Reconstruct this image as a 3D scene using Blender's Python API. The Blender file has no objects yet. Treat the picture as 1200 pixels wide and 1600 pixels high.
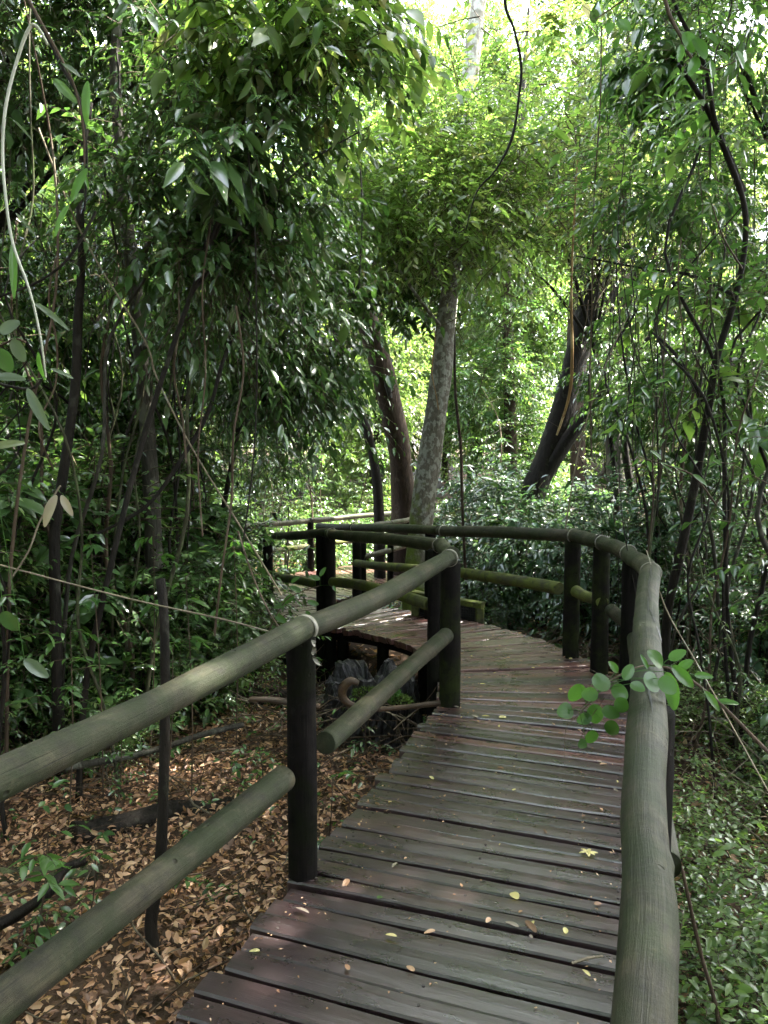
import bpy, math, random
import numpy as np
from mathutils import Vector, Matrix
PI = math.pi
random.seed(7)
RNG = np.random.default_rng(7)
C = bpy.context.scene.collection
SC = bpy.context.scene

# ------------------------------------------------------------------ camera, world, sun, exposure
CAM_H = 1.65
PITCH = math.radians(4.67)
cam_d = bpy.data.cameras.new('camera'); cam = bpy.data.objects.new('camera', cam_d); C.objects.link(cam)
cam.location = (0, 0, CAM_H); cam.rotation_euler = (PI/2 - PITCH, 0, 0)
cam_d.sensor_fit = 'VERTICAL'; cam_d.sensor_height = 24; cam_d.lens = 18
cam_d.clip_start = 0.02; cam_d.clip_end = 600
SC.camera = cam
SUN_EL, SUN_AZ = math.radians(58), math.radians(72)          # azimuth clockwise from +Y (the view direction)
w = bpy.data.worlds.new('World'); SC.world = w; w.use_nodes = True
nt = w.node_tree; nt.nodes.clear()
sky = nt.nodes.new('ShaderNodeTexSky'); sky.sky_type = 'NISHITA'; sky.sun_disc = False
sky.sun_elevation = SUN_EL; sky.sun_rotation = SUN_AZ; sky.dust_density = 3.0; sky.air_density = 1.0
bg = nt.nodes.new('ShaderNodeBackground'); bg.inputs['Strength'].default_value = 0.15
wo = nt.nodes.new('ShaderNodeOutputWorld')
hs = nt.nodes.new('ShaderNodeHueSaturation'); hs.inputs['Saturation'].default_value = .5      # thin bright cloud: a paler sky
nt.links.new(sky.outputs[0], hs.inputs['Color']); nt.links.new(hs.outputs[0], bg.inputs[0]); nt.links.new(bg.outputs[0], wo.inputs[0])
sd = bpy.data.lights.new('sun', 'SUN'); sd.energy = 5.0; sd.angle = math.radians(0.6); sd.color = (1, .95, .86)
so = bpy.data.objects.new('sun', sd); C.objects.link(so)
sv = Vector((math.sin(SUN_AZ)*math.cos(SUN_EL), math.cos(SUN_AZ)*math.cos(SUN_EL), math.sin(SUN_EL)))
so.rotation_euler = sv.to_track_quat('Z', 'Y').to_euler(); so.location = (0, 0, 30)
SC.view_settings.view_transform = 'Standard'; SC.view_settings.look = 'None'
SC.view_settings.gamma = 1; SC.view_settings.use_curve_mapping = False
SC.view_settings.exposure = 4.1
SC.render.engine = 'CYCLES'
SC.cycles.max_bounces = 6; SC.cycles.diffuse_bounces = 4; SC.cycles.glossy_bounces = 2
SC.cycles.transmission_bounces = 4; SC.cycles.transparent_max_bounces = 4
SC.cycles.caustics_reflective = False; SC.cycles.caustics_refractive = False

def at(u, v, d):
    """world point seen at (u, v) of the 1200x1600 photograph, d metres ahead"""
    xs, ys = (u-600)/1200, (800-v)/1200
    y, z = math.cos(PITCH)+ys*math.sin(PITCH), -math.sin(PITCH)+ys*math.cos(PITCH)
    return Vector((xs*d/y, d, CAM_H+z*d/y))

# ------------------------------------------------------------------ materials
MATS = {}
def newmat(name):
    m = bpy.data.materials.new(name); m.use_nodes = True
    t = m.node_tree; t.nodes.clear()
    MATS[name] = m
    return m, t
class N:
    def __init__(s, t): s.t = t
    def n(s, ty, **k):
        o = s.t.nodes.new(ty)
        for a, b in k.items():
            if a in ('op',): o.operation = b
            elif a in ('noise_dimensions', 'feature', 'distance', 'blend_type', 'data_type', 'wave_type', 'bands_direction', 'interpolation_type'): setattr(o, a, b)
            else: o.inputs[a].default_value = b
        return o
    def l(s, a, b): s.t.links.new(a, b)
    def ramp(s, src, stops, interp='LINEAR'):
        r = s.t.nodes.new('ShaderNodeValToRGB'); r.color_ramp.interpolation = interp
        e = r.color_ramp.elements
        while len(e) < len(stops): e.new(.5)
        for i, (p, c) in enumerate(stops):
            e[i].position = p; e[i].color = (c, c, c, 1) if not isinstance(c, tuple) else (*c, 1)
        s.l(src, r.inputs[0]); return r.outputs[0]
    def mix(s, fac, a, b, bt='MIX'):
        m = s.t.nodes.new('ShaderNodeMix'); m.data_type = 'RGBA'; m.blend_type = bt
        for k, x in ((0, fac), (6, a), (7, b)):
            if hasattr(x, 'links'): s.l(x, m.inputs[k])
            else: m.inputs[k].default_value = (*x, 1) if isinstance(x, tuple) else x
        return m.outputs[2]
    def math(s, op, a, b=0.0):
        m = s.t.nodes.new('ShaderNodeMath'); m.operation = op
        for k, x in ((0, a), (1, b)):
            if hasattr(x, 'links'): s.l(x, m.inputs[k])
            else: m.inputs[k].default_value = x
        return m.outputs[0]
    def noise(s, vec, scale, detail=4, rough=.55, dist=0):
        o = s.t.nodes.new('ShaderNodeTexNoise')
        o.inputs['Scale'].default_value = scale; o.inputs['Detail'].default_value = detail
        o.inputs['Roughness'].default_value = rough; o.inputs['Distortion'].default_value = dist
        if vec is not None: s.l(vec, o.inputs['Vector'])
        return o.outputs[0]
    def mapping(s, vec, scale=(1, 1, 1), loc=None):
        o = s.t.nodes.new('ShaderNodeMapping'); o.inputs['Scale'].default_value = scale
        s.l(vec, o.inputs['Vector'])
        if loc is not None: s.l(loc, o.inputs['Location'])
        return o.outputs[0]
    def out(s, col, rough, bump=None, bstr=.3, bdist=.01, spec=.5, trans=None):
        p = s.t.nodes.new('ShaderNodeBsdfPrincipled'); o = s.t.nodes.new('ShaderNodeOutputMaterial')
        if hasattr(col, 'links'): s.l(col, p.inputs['Base Color'])
        else: p.inputs['Base Color'].default_value = (*col, 1)
        if hasattr(rough, 'links'): s.l(rough, p.inputs['Roughness'])
        else: p.inputs['Roughness'].default_value = rough
        p.inputs['Specular IOR Level'].default_value = spec
        if bump is not None:
            b = s.t.nodes.new('ShaderNodeBump'); b.inputs['Strength'].default_value = bstr; b.inputs['Distance'].default_value = bdist
            s.l(bump, b.inputs['Height']); s.l(b.outputs[0], p.inputs['Normal'])
        if trans:
            tr = s.t.nodes.new('ShaderNodeBsdfTranslucent'); ms = s.t.nodes.new('ShaderNodeMixShader')
            tc = s.mix(1.0, col, trans[1], 'MULTIPLY')
            s.l(tc, tr.inputs[0]); ms.inputs[0].default_value = trans[0]
            s.l(p.outputs[0], ms.inputs[1]); s.l(tr.outputs[0], ms.inputs[2]); s.l(ms.outputs[0], o.inputs[0])
        else: s.l(p.outputs[0], o.inputs[0])
        return p

def leafmat(name, stops, rough=.35, trans=.4, spec=.5):
    m, t = newmat(name); g = N(t)
    ge = t.nodes.new('ShaderNodeNewGeometry'); oi = t.nodes.new('ShaderNodeObjectInfo')
    v = g.math('ADD', g.math('MULTIPLY', ge.outputs['Random Per Island'], .75), g.math('MULTIPLY', oi.outputs['Random'], .25))
    ds = lambda c: tuple(x*.90+(.3*c[0]+.6*c[1]+.1*c[2])*.10 for x in c)
    col = g.ramp(v, [(p_, ds(c_)) for p_, c_ in stops])
    g.out(col, rough, spec=spec, trans=(trans, (2.3, 2.5, 1.25)))
    return m
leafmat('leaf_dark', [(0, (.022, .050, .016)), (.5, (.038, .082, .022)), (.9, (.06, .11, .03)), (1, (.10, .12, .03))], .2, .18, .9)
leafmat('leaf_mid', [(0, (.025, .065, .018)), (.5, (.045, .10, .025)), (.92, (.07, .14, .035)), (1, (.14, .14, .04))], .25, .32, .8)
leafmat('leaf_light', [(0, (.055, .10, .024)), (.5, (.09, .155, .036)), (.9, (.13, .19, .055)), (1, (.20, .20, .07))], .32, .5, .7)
leafmat('leaf_olive', [(0, (.05, .075, .025)), (.5, (.09, .115, .04)), (.85, (.13, .15, .06)), (1, (.20, .16, .08))], .32, .42, .7)
leafmat('leaf_bluegreen', [(0, (.022, .055, .032)), (.6, (.04, .085, .045)), (1, (.07, .12, .06))], .2, .25, .9)
leafmat('leaf_fresh', [(0, (.028, .085, .014)), (1, (.06, .14, .025))], .33, .45)
leafmat('leaf_grey', [(0, (.05, .075, .045)), (1, (.09, .12, .08))], .3, .3)
leafmat('leaf_dry', [(0, (.045, .024, .015)), (.25, (.15, .070, .036)), (.5, (.32, .165, .082)), (.78, (.50, .31, .18)), (1, (.60, .46, .32))], .5, .2)
leafmat('leaf_yellow', [(0, (.45, .36, .08)), (1, (.55, .5, .22))], .45, .3)
leafmat('leaf_brown', [(0, (.09, .045, .025)), (1, (.22, .12, .06))], .5, .15)
leafmat('leaf_dead_grey', [(0, (.20, .16, .12)), (1, (.28, .23, .18))], .5, .2)

def polemat(name, a, b, moss, mossamt, rough=.5, spec=.4):
    m, t = newmat(name); g = N(t)
    uv = t.nodes.new('ShaderNodeTexCoord').outputs['UV']; oi = t.nodes.new('ShaderNodeObjectInfo')
    ob = t.nodes.new('ShaderNodeTexCoord').outputs['Object']
    off = t.nodes.new('ShaderNodeCombineXYZ'); g.l(g.math('MULTIPLY', oi.outputs['Random'], 37), off.inputs[0])
    # seamless "round the pole" coordinates: blotches come from object space, grain from the length
    st = g.mapping(uv, (10, 1.0, 1), off.outputs[0])
    n1 = g.noise(st, 2.4, 7, .68, .5)
    n2 = g.noise(g.mapping(ob, (1, 1, 1), off.outputs[0]), 4.5, 6, .68, .4)
    n3 = g.noise(g.mapping(ob, (1, 1, 1), off.outputs[0]), 17, 5, .7)
    fine = g.noise(g.mapping(uv, (50, 2.5, 1)), 4, 4, .65)
    col = g.mix(g.ramp(n1, [(.36, 0.), (.64, 1.)]), a, b)
    col = g.mix(g.ramp(n2, [(.56-.3*mossamt, 0.), (.72-.3*mossamt, 1.)]), col, moss)
    col = g.mix(g.ramp(n3, [(.36, .75), (.5, 0.)]), col, tuple(x*.5 for x in a))
    col = g.mix(g.ramp(n3, [(.60, 0.), (.72, .45)]), col, tuple(min(1, x*1.6+.01) for x in b))
    crack = g.ramp(g.noise(g.mapping(uv, (20, .45, 1), off.outputs[0]), 3, 2, .4), [(.30, 1.), (.325, 0.)])
    col = g.mix(g.math('MULTIPLY', crack, .85), col, (.006, .005, .004))
    vo = t.nodes.new('ShaderNodeTexVoronoi'); vo.inputs['Scale'].default_value = 9; g.l(g.mapping(ob, (1, 1, 1), off.outputs[0]), vo.inputs['Vector'])
    knot = g.ramp(vo.outputs['Distance'], [(.045, 1.), (.085, 0.)])
    col = g.mix(g.math('MULTIPLY', knot, .7), col, (.012, .009, .006))
    h = g.math('SUBTRACT', g.math('ADD', g.math('ADD', g.math('MULTIPLY', n1, .5), g.math('MULTIPLY', n3, .4)), g.math('MULTIPLY', fine, .35)), g.math('ADD', g.math('MULTIPLY', crack, 1.2), knot))
    g.out(col, g.ramp(n2, [(.2, rough-.1), (.8, rough+.2)]), h, .7, .010, spec=spec)
    return m
polemat('rail_wood', (.020, .017, .009), (.053, .045, .025), (.016, .021, .006), .6, .55, .25)
polemat('rail_wood_mossy', (.032, .034, .016), (.055, .050, .024), (.070, .085, .011), .62, .65, .3)
polemat('post_wood', (.0035, .003, .0028), (.008, .0063, .0055), (.005, .006, .0025), .25, .8, .07)
polemat('post_wood_mossy', (.0045, .004, .0035), (.009, .007, .006), (.014, .018, .005), .4, .8, .08)
polemat('root_wood', (.042, .022, .009), (.078, .042, .018), (.028, .018, .010), .5, .5)

def barkmat(name, a, b, lich, lichamt, moss=None, scale=6.):
    m, t = newmat(name); g = N(t)
    tc = t.nodes.new('ShaderNodeTexCoord'); ob = tc.outputs['Object']; uv = tc.outputs['UV']
    n1 = g.noise(g.mapping(ob, (1, 1, .25)), scale*4, 6, .65, .3)
    col = g.mix(g.ramp(n1, [(.35, 0.), (.65, 1.)]), a, b)
    n2 = g.noise(g.mapping(ob, (1, 1, .8)), scale*1.3, 5, .6)
    col = g.mix(g.ramp(n2, [(.62-.3*lichamt, 0.), (.68-.3*lichamt, 1.)]), col, lich)
    if moss:
        n3 = g.noise(ob, scale*.8, 4, .6)
        sep = t.nodes.new('ShaderNodeSeparateXYZ'); g.l(ob, sep.inputs[0])
        hz = g.math('ADD', g.math('MULTIPLY', sep.outputs[2], -.14), g.math('ADD', n3, g.math('MULTIPLY', sep.outputs[0], -1.3)))
        col = g.mix(g.ramp(hz, [(.22, 0.), (.48, 1.)]), col, moss)
    g.out(col, .75, g.math('ADD', n1, g.math('MULTIPLY', n2, .6)), .8, .025, spec=.15)
    return m
barkmat('bark_lichen', (.060, .052, .038), (.115, .102, .080), (.19, .188, .155), .45, (.085, .11, .018), scale=12.)
barkmat('bark_dark', (.006, .0048, .0036), (.015, .0115, .0085), (.026, .025, .018), .1)
barkmat('bark_brown', (.018, .012, .008), (.036, .023, .015), (.05, .04, .028), .1)
barkmat('bark_grey', (.018, .016, .012), (.038, .034, .026), (.07, .068, .052), .3)
barkmat('bark_pale', (.14, .125, .095), (.26, .245, .20), (.34, .34, .29), .5)
barkmat('bark_green', (.022, .021, .012), (.045, .043, .024), (.065, .075, .035), .3)
barkmat('twig_brown', (.035, .024, .016), (.075, .052, .034), (.12, .10, .07), .2, scale=3)
barkmat('vine_orange', (.13, .075, .028), (.22, .14, .055), (.28, .2, .1), .3, scale=3)
barkmat('vine_pale', (.28, .29, .22), (.38, .38, .30), (.42, .42, .36), .3, scale=3)
barkmat('twig_pale', (.11, .09, .062), (.18, .15, .105), (.2, .19, .15), .2, scale=3)
barkmat('stump_char', (.004, .0035, .0038), (.011, .010, .0105), (.018, .018, .018), .1, scale=8)
barkmat('moss_cushion', (.04, .07, .012), (.09, .14, .03), (.12, .18, .04), .4, scale=12)

def plankmat(name, cols):
    m, t = newmat(name); g = N(t)
    uv = t.nodes.new('ShaderNodeTexCoord').outputs['UV']; oi = t.nodes.new('ShaderNodeObjectInfo')
    off = t.nodes.new('ShaderNodeCombineXYZ'); r = oi.outputs['Random']
    g.l(g.math('MULTIPLY', r, 53), off.inputs[0]); g.l(g.math('MULTIPLY', r, 91), off.inputs[1])
    st = g.mapping(uv, (2.0, 26, 1), off.outputs[0])
    n1 = g.noise(st, 2.4, 7, .65, .5)
    fine = g.noise(g.mapping(uv, (5, 110, 1), off.outputs[0]), 3, 3, .6)
    big = g.noise(g.mapping(uv, (3, 7, 1), off.outputs[0]), 1.6, 4, .6)
    base = g.ramp(g.math('FRACT', g.math('MULTIPLY', r, 7.31)), cols)
    col = g.mix(g.ramp(n1, [(.3, 0.), (.7, 1.)]), g.mix(1., base, (.55, .52, .5), 'MULTIPLY'), base)
    col = g.mix(g.ramp(big, [(.36, .5), (.52, 0.)]), col, (.016, .012, .012))
    crack = g.ramp(g.noise(g.mapping(uv, (1.1, 34, 1), off.outputs[0]), 2.2, 3, .5), [(.28, 1.), (.32, 0.)])
    col = g.mix(crack, col, (.012, .010, .010))
    ro = g.ramp(big, [(.35, .24), (.7, .40)])
    h = g.math('SUBTRACT', g.math('ADD', g.math('MULTIPLY', n1, .6), g.math('MULTIPLY', fine, .3)), g.math('MULTIPLY', crack, 1.))
    g.out(col, ro, h, .55, .005, spec=1.0)
    return m
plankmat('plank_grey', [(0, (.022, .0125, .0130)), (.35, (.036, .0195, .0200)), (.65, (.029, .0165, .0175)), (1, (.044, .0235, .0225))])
plankmat('plank_red_lit', [(0, (.066, .026, .022)), (.4, (.105, .040, .034)), (.7, (.070, .032, .030)), (1, (.13, .058, .050))])

def simple(name, col, rough, spec=.5, bumpscale=None):
    m, t = newmat(name); g = N(t)
    ob = t.nodes.new('ShaderNodeTexCoord').outputs['Object']
    n = g.noise(ob, bumpscale or 20, 4, .6)
    c = g.mix(g.ramp(n, [(.3, 0.), (.7, 1.)]), tuple(x*.75 for x in col), col)
    g.out(c, rough, n, .3, .004, spec=spec)
simple('strap', (.19, .175, .14), .5)
simple('nail', (.02, .014, .012), .6)
simple('mesh_dark', (.012, .012, .013), .5)
def groundmat():
    m, t = newmat('soil'); g = N(t)
    ob = t.nodes.new('ShaderNodeTexCoord').outputs['Object']
    n = g.noise(ob, 3, 6, .7); n2 = g.noise(ob, 40, 4, .6)
    c = g.ramp(n, [(.3, (.022, .014, .009)), (.55, (.05, .03, .018)), (.75, (.09, .055, .03))])
    g.out(c, .85, n2, .8, .03, spec=.2)
groundmat()

# ------------------------------------------------------------------ mesh helpers
def link(name, me, mat=None, parent=None):
    o = bpy.data.objects.new(name, me); C.objects.link(o)
    if mat:
        mats = [mat] if isinstance(mat, str) else mat
        if len(me.materials) == 0:
            for k in mats: me.materials.append(MATS[k])
    if parent is not None: o.parent = parent
    return o
def tag(o, label=None, cat=None, group=None, kind=None):
    if label: o['label'] = label
    if cat: o['category'] = cat
    if group: o['group'] = group
    if kind: o['kind'] = kind
    return o
def empty(name, loc, label=None, cat=None, group=None, kind=None):
    o = bpy.data.objects.new(name, None); C.objects.link(o); o.location = loc; o.empty_display_size = .1
    return tag(o, label, cat, group, kind)
def mesh_np(name, V, F, matidx=None, smooth=False, UV=None):
    """V (n,3) floats, F (m,3) or (m,4) ints"""
    me = bpy.data.meshes.new(name); V = np.asarray(V, np.float32); F = np.asarray(F, np.int32)
    k = F.shape[1]
    me.vertices.add(len(V)); me.vertices.foreach_set('co', V.ravel())
    me.loops.add(F.size); me.loops.foreach_set('vertex_index', F.ravel())
    me.polygons.add(len(F)); me.polygons.foreach_set('loop_start', np.arange(0, F.size, k, dtype=np.int32))
    try: me.polygons.foreach_set('loop_total', np.full(len(F), k, np.int32))
    except Exception: pass
    if matidx is not None: me.polygons.foreach_set('material_index', np.asarray(matidx, np.int32))
    me.polygons.foreach_set('use_smooth', np.full(len(F), smooth, bool))
    me.update(calc_edges=True)
    if UV is not None:
        l = me.uv_layers.new(name='UVMap'); l.data.foreach_set('uv', np.asarray(UV, np.float32)[F.ravel()].ravel())
    return me
def catmull(pts, n=6, rad=None):
    P = [Vector(p) for p in pts]; out = []; R = []
    for i in range(len(P)-1):
        a = P[max(i-1, 0)]; b = P[i]; c = P[i+1]; d = P[min(i+2, len(P)-1)]
        for j in range(n):
            t = j/n
            out.append(.5*((2*b)+(c-a)*t+(2*a-5*b+4*c-d)*t*t+(3*b-a-3*c+d)*t**3))
            if rad: R.append(rad[i]*(1-t)+rad[i+1]*t)
    out.append(P[-1])
    if rad: R.append(rad[-1])
    return (out, R) if rad else out
def tube_arr(pts, rad, ns=8, wob=.0, seed=0, cap=True, knots=0):
    """arrays of a tube with quads (fans as degenerate-free quads avoided: caps use tris stored as quads with repeated centre ring)"""
    n = len(pts); rs = np.random.default_rng(seed)
    P = [Vector(p) for p in pts]
    T = [(P[min(i+1, n-1)]-P[max(i-1, 0)]).normalized() for i in range(n)]
    u = T[0].orthogonal().normalized(); V = []; UV = []; s = 0
    ph = rs.random(6)*6.28
    tot = sum((P[i+1]-P[i]).length for i in range(n-1)); kn = [(rs.random()*tot, rs.random()*6.28, rs.uniform(.05, .13), rs.uniform(.014, .03)) for _ in range(int(tot*knots))]
    for i in range(n):
        if i:
            u = (u - T[i]*u.dot(T[i])).normalized(); s += (P[i]-P[i-1]).length
        w_ = T[i].cross(u); r = rad[i] if hasattr(rad, '__len__') else rad
        for k in range(ns+1):
            a = 2*PI*(k % ns)/ns
            f = 1+wob*(math.sin(2*a+ph[0]+s*1.3)+.6*math.sin(3*a+ph[1]-s*2.1)+.5*math.sin(a*2+ph[2]+s*5)+.5*math.sin(s*7+ph[3]))
            if knots:
                for ks, ka, kh, kw in kn:
                    if abs(s-ks) < .1: da = (a-ka+PI) % (2*PI)-PI; f += kh*math.exp(-((s-ks)/kw)**2-(da*r/kw)**2)
                f += .006*math.sin(5*a+ph[4]+s*3)+.005*math.sin(9*a+ph[5]-s*4)+.008*math.sin(4*a+s*11+ph[1])
            V.append(P[i]+(u*math.cos(a)+w_*math.sin(a))*r*f); UV.append((k/ns, s))
    F = []
    for i in range(n-1):
        for k in range(ns):
            a = i*(ns+1)+k; b = a+ns+1
            F.append((a, a+1, b+1, b))
    if cap:
        for i, rev in ((0, True), (n-1, False)):
            for k in range(ns+1): V.append(V[i*(ns+1)+k]); UV.append((k/ns, s))
            m0 = len(V)-ns-1; c = len(V); V.append(P[i]); UV.append((.5, s))
            for k in range(0, ns, 2):
                q = (c, m0+k, m0+k+1, m0+(k+2))
                F.append((q[0], q[3], q[2], q[1]) if rev else q)
    return np.array([tuple(v) for v in V]), np.array(F), np.array(UV)
def tube(name, pts, rad, mat, parent=None, ns=8, wob=0., seed=0, smooth_n=0, cap=True, origin=None, knots=0):
    if smooth_n: pts, rad = catmull(pts, smooth_n, list(rad) if hasattr(rad, '__len__') else [rad]*len(pts))
    V, F, UV = tube_arr(pts, rad, ns, wob, seed, cap, knots)
    if origin is not None: V = V-np.array(tuple(origin))
    return link(name, mesh_np(name, V, F, smooth=True, UV=UV), mat, parent)
class MB:
    def __init__(s): s.V = []; s.F = []; s.UV = []; s.M = []; s.n = 0
    def add(s, V, F, UV=None, m=0):
        s.V.append(V); s.F.append(np.asarray(F)+s.n); s.n += len(V)
        s.UV.append(UV if UV is not None else np.zeros((len(V), 2))); s.M.append(np.full(len(F), m))
    def tube(s, pts, rad, ns=5, m=0, wob=0, seed=0, smooth_n=0):
        if smooth_n: pts, rad = catmull(pts, smooth_n, list(rad) if hasattr(rad, '__len__') else [rad]*len(pts))
        s.add(*tube_arr(pts, rad, ns, wob, seed, cap=False), m=m)
    def mesh(s, name, smooth=True):
        return mesh_np(name, np.concatenate(s.V), np.concatenate(s.F), np.concatenate(s.M), smooth, np.concatenate(s.UV))

def nrm(a): return a/np.maximum(np.linalg.norm(a, axis=-1, keepdims=True), 1e-9)
LT = {
 'q': (np.array([(0, 0, 0), (.42, 1, .07), (1, 0, -.10), (.42, -1, .07)]), [(0, 3, 2), (0, 2, 1)]),
 'h': (np.array([(0, 0, 0), (.3, 0, 0), (.65, 0, -.03), (1, 0, -.13), (.26, .82, .06), (.6, .78, .03), (.26, -.82, .06), (.6, -.78, .03)]),
       [(0, 1, 4), (1, 5, 4), (1, 2, 5), (2, 3, 5), (0, 6, 1), (1, 6, 7), (1, 7, 2), (2, 7, 3)]),
 'r': (np.array([(0, 0, 0), (.35, 0, .0), (.75, 0, -.02), (1, 0, -.08), (.02, .45, .03), (.3, .98, .08), (.7, .72, .04), (.02, -.45, .03), (.3, -.98, .08), (.7, -.72, .04)]),
       [(0, 1, 4), (1, 5, 4), (1, 6, 5), (1, 2, 6), (2, 3, 6), (0, 7, 1), (1, 7, 8), (1, 8, 9), (1, 9, 2), (2, 9, 3)]),
}
def leaf_arrays(P, D, Nn, L, Wd, kind='q'):
    T, F = LT[kind]; D = nrm(D); S = nrm(np.cross(D, Nn)); Nn = np.cross(S, D)
    n = len(P); L = np.broadcast_to(L, (n,))[:, None, None]; Wd = np.broadcast_to(Wd, (n,))[:, None, None]
    V = P[:, None, :] + D[:, None, :]*T[None, :, 0:1]*L + S[:, None, :]*T[None, :, 1:2]*Wd*.5 + Nn[:, None, :]*T[None, :, 2:3]*L
    k = len(T); FF = np.array(F)[None]+(np.arange(n)*k)[:, None, None]
    return V.reshape(-1, 3), FF.reshape(-1, 3)
def sprays(rng, P0, D, ln, m, L, wr, droop=.25, hang=.3, kind='q', twig=True, spread=.8, tw=.0022):
    """twigs at P0 along D, m leaves each; returns V, F(tri), matidx (0 leaf, 1 twig)"""
    n = len(P0); D = nrm(D); ln = np.broadcast_to(ln, (n,))
    t = ((np.arange(m)+.6)/m)[None, :, None]
    z = np.array([0, 0, 1.])
    pos = P0[:, None, :]+D[:, None, :]*t*ln[:, None, None] - z*droop*ln[:, None, None]*t*t
    tan = nrm(D[:, None, :]-z*2*droop*t)
    side = nrm(np.cross(tan, z)+rng.normal(0, .15, (n, m, 3)))*np.where(np.arange(m) % 2, 1, -1)[None, :, None]
    ld = nrm(tan*.65+side*spread-z*hang+rng.normal(0, .22, (n, m, 3)))
    nn = z+rng.normal(0, .38, (n, m, 3))
    Ls = L*rng.uniform(.65, 1.2, (n, m))*np.exp(rng.normal(0, .28, (n, 1)))*np.where(rng.random((n, m)) < .12, .02, 1.)
    V, F = leaf_arrays(pos.reshape(-1, 3), ld.reshape(-1, 3), nn.reshape(-1, 3), Ls.ravel(), (Ls*wr*rng.uniform(.85, 1.15, (n, m))).ravel(), kind)
    M = np.zeros(len(F), int)
    if twig:
        e1 = P0+D*ln[:, None]*.5-z*droop*ln[:, None]*.25; e2 = P0+D*ln[:, None]-z*droop*ln[:, None]
        a = nrm(np.cross(D, z)+1e-3)*tw; b = np.cross(nrm(D), nrm(a))*tw
        ring = [a, -a*.5+b*.87, -a*.5-b*.87]
        TV = np.stack([P0+ring[0], P0+ring[1], P0+ring[2], e1+ring[0]*.8, e1+ring[1]*.8, e1+ring[2]*.8, e2+ring[0]*.3, e2+ring[1]*.3, e2+ring[2]*.3], 1)
        f = []
        for s in (0, 3):
            for k in range(3):
                k2 = (k+1) % 3; f += [(s+k, s+k2, s+3+k2), (s+k, s+3+k2, s+3+k)]
        TF = (np.array(f)[None]+(np.arange(n)*9)[:, None, None]).reshape(-1, 3)+len(V)
        V = np.concatenate([V, TV.reshape(-1, 3)]); F = np.concatenate([F, TF]); M = np.concatenate([M, np.ones(len(TF), int)])
    return V, F, M
def crown_mesh(name, seed, lobes, ntw, m, L, wr=.44, ln=.35, kind='q', mats=('leaf_mid', 'twig_brown'), clusters=None, csz=.35, droop=.25, hang=.3, twig=True, tw=.003):
    """foliage scattered in clusters through ellipsoid lobes [(c, r)]"""
    rng = np.random.default_rng(seed)
    vol = np.array([r[0]*r[1]*r[2] for c, r in lobes])**.75; vol /= vol.sum()
    K = clusters or max(12, ntw//22)
    li = rng.choice(len(lobes), K, p=vol)
    u = nrm(rng.normal(size=(K, 3))); rr = rng.uniform(.25, 1, K)**.55
    cc = np.array([lobes[i][0] for i in li])+u*rr[:, None]*np.array([lobes[i][1] for i in li])
    cs = csz*rng.uniform(.6, 1.5, K)
    ki = rng.integers(0, K, ntw)
    off = rng.normal(0, 1, (ntw, 3))*np.array([1, 1, .55])
    P0 = cc[ki]+off*cs[ki][:, None]*.55
    D = nrm(u[ki]*.7+nrm(off)*.8+rng.normal(0, .3, (ntw, 3))+np.array([0, 0, .05]))
    V, F, M = sprays(rng, P0, D, ln*rng.uniform(.6, 1.3, ntw), m, (L*np.exp(rng.normal(0, .3, K)))[ki][:, None], wr, droop, hang, kind, twig, tw=tw)
    nl = int((M == 0).sum()); per = nl//ntw
    alt = np.repeat(rng.random(ntw) < .22, per)[:nl]; M[:nl][alt] = 2
    me = mesh_np(name, V, F, M, smooth=(kind != 'q'))
    for k in mats: me.materials.append(MATS[k])
    me.materials.append(MATS[{'leaf_dark': 'leaf_mid', 'leaf_mid': 'leaf_light', 'leaf_olive': 'leaf_mid', 'leaf_light': 'leaf_olive', 'leaf_bluegreen': 'leaf_dark'}.get(mats[0], 'leaf_mid')])
    return me, cc

# ------------------------------------------------------------------ ground
def sm(a, b, x):
    t = min(1, max(0, (x-a)/(b-a))); return t*t*(3-2*t)
def gz(x, y):
    z = -.50-.42*sm(6, 14, y)+.10*math.sin(x*.7+1.3)*math.sin(y*.6+.4)+.05*math.sin(x*2.1+y*1.7)
    z += .05*sm(0.6, 3, x)*1.0
    z += 2.2*sm(20, 45, y)+.5*sm(3.5, 12, abs(x+1))
    return z
xs = np.concatenate([-np.geomspace(300, 12, 14), np.arange(-11.5, 11.6, .28), np.geomspace(12, 300, 14)])
ys = np.concatenate([-np.geomspace(200, 4, 10), np.arange(-3.7, 22, .28), np.geomspace(22.3, 400, 22)])
GV = [(x, y, gz(x, y) + (random.uniform(-.02, .02) if abs(x) < 12 else 0)) for y in ys for x in xs]
nx = len(xs)
GF = [(j*nx+i, j*nx+i+1, (j+1)*nx+i+1, (j+1)*nx+i) for j in range(len(ys)-1) for i in range(nx-1)]
tag(link('ground', mesh_np('ground', GV, GF, smooth=True), 'soil'), 'dark forest soil under the leaf litter', kind='structure')

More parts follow.
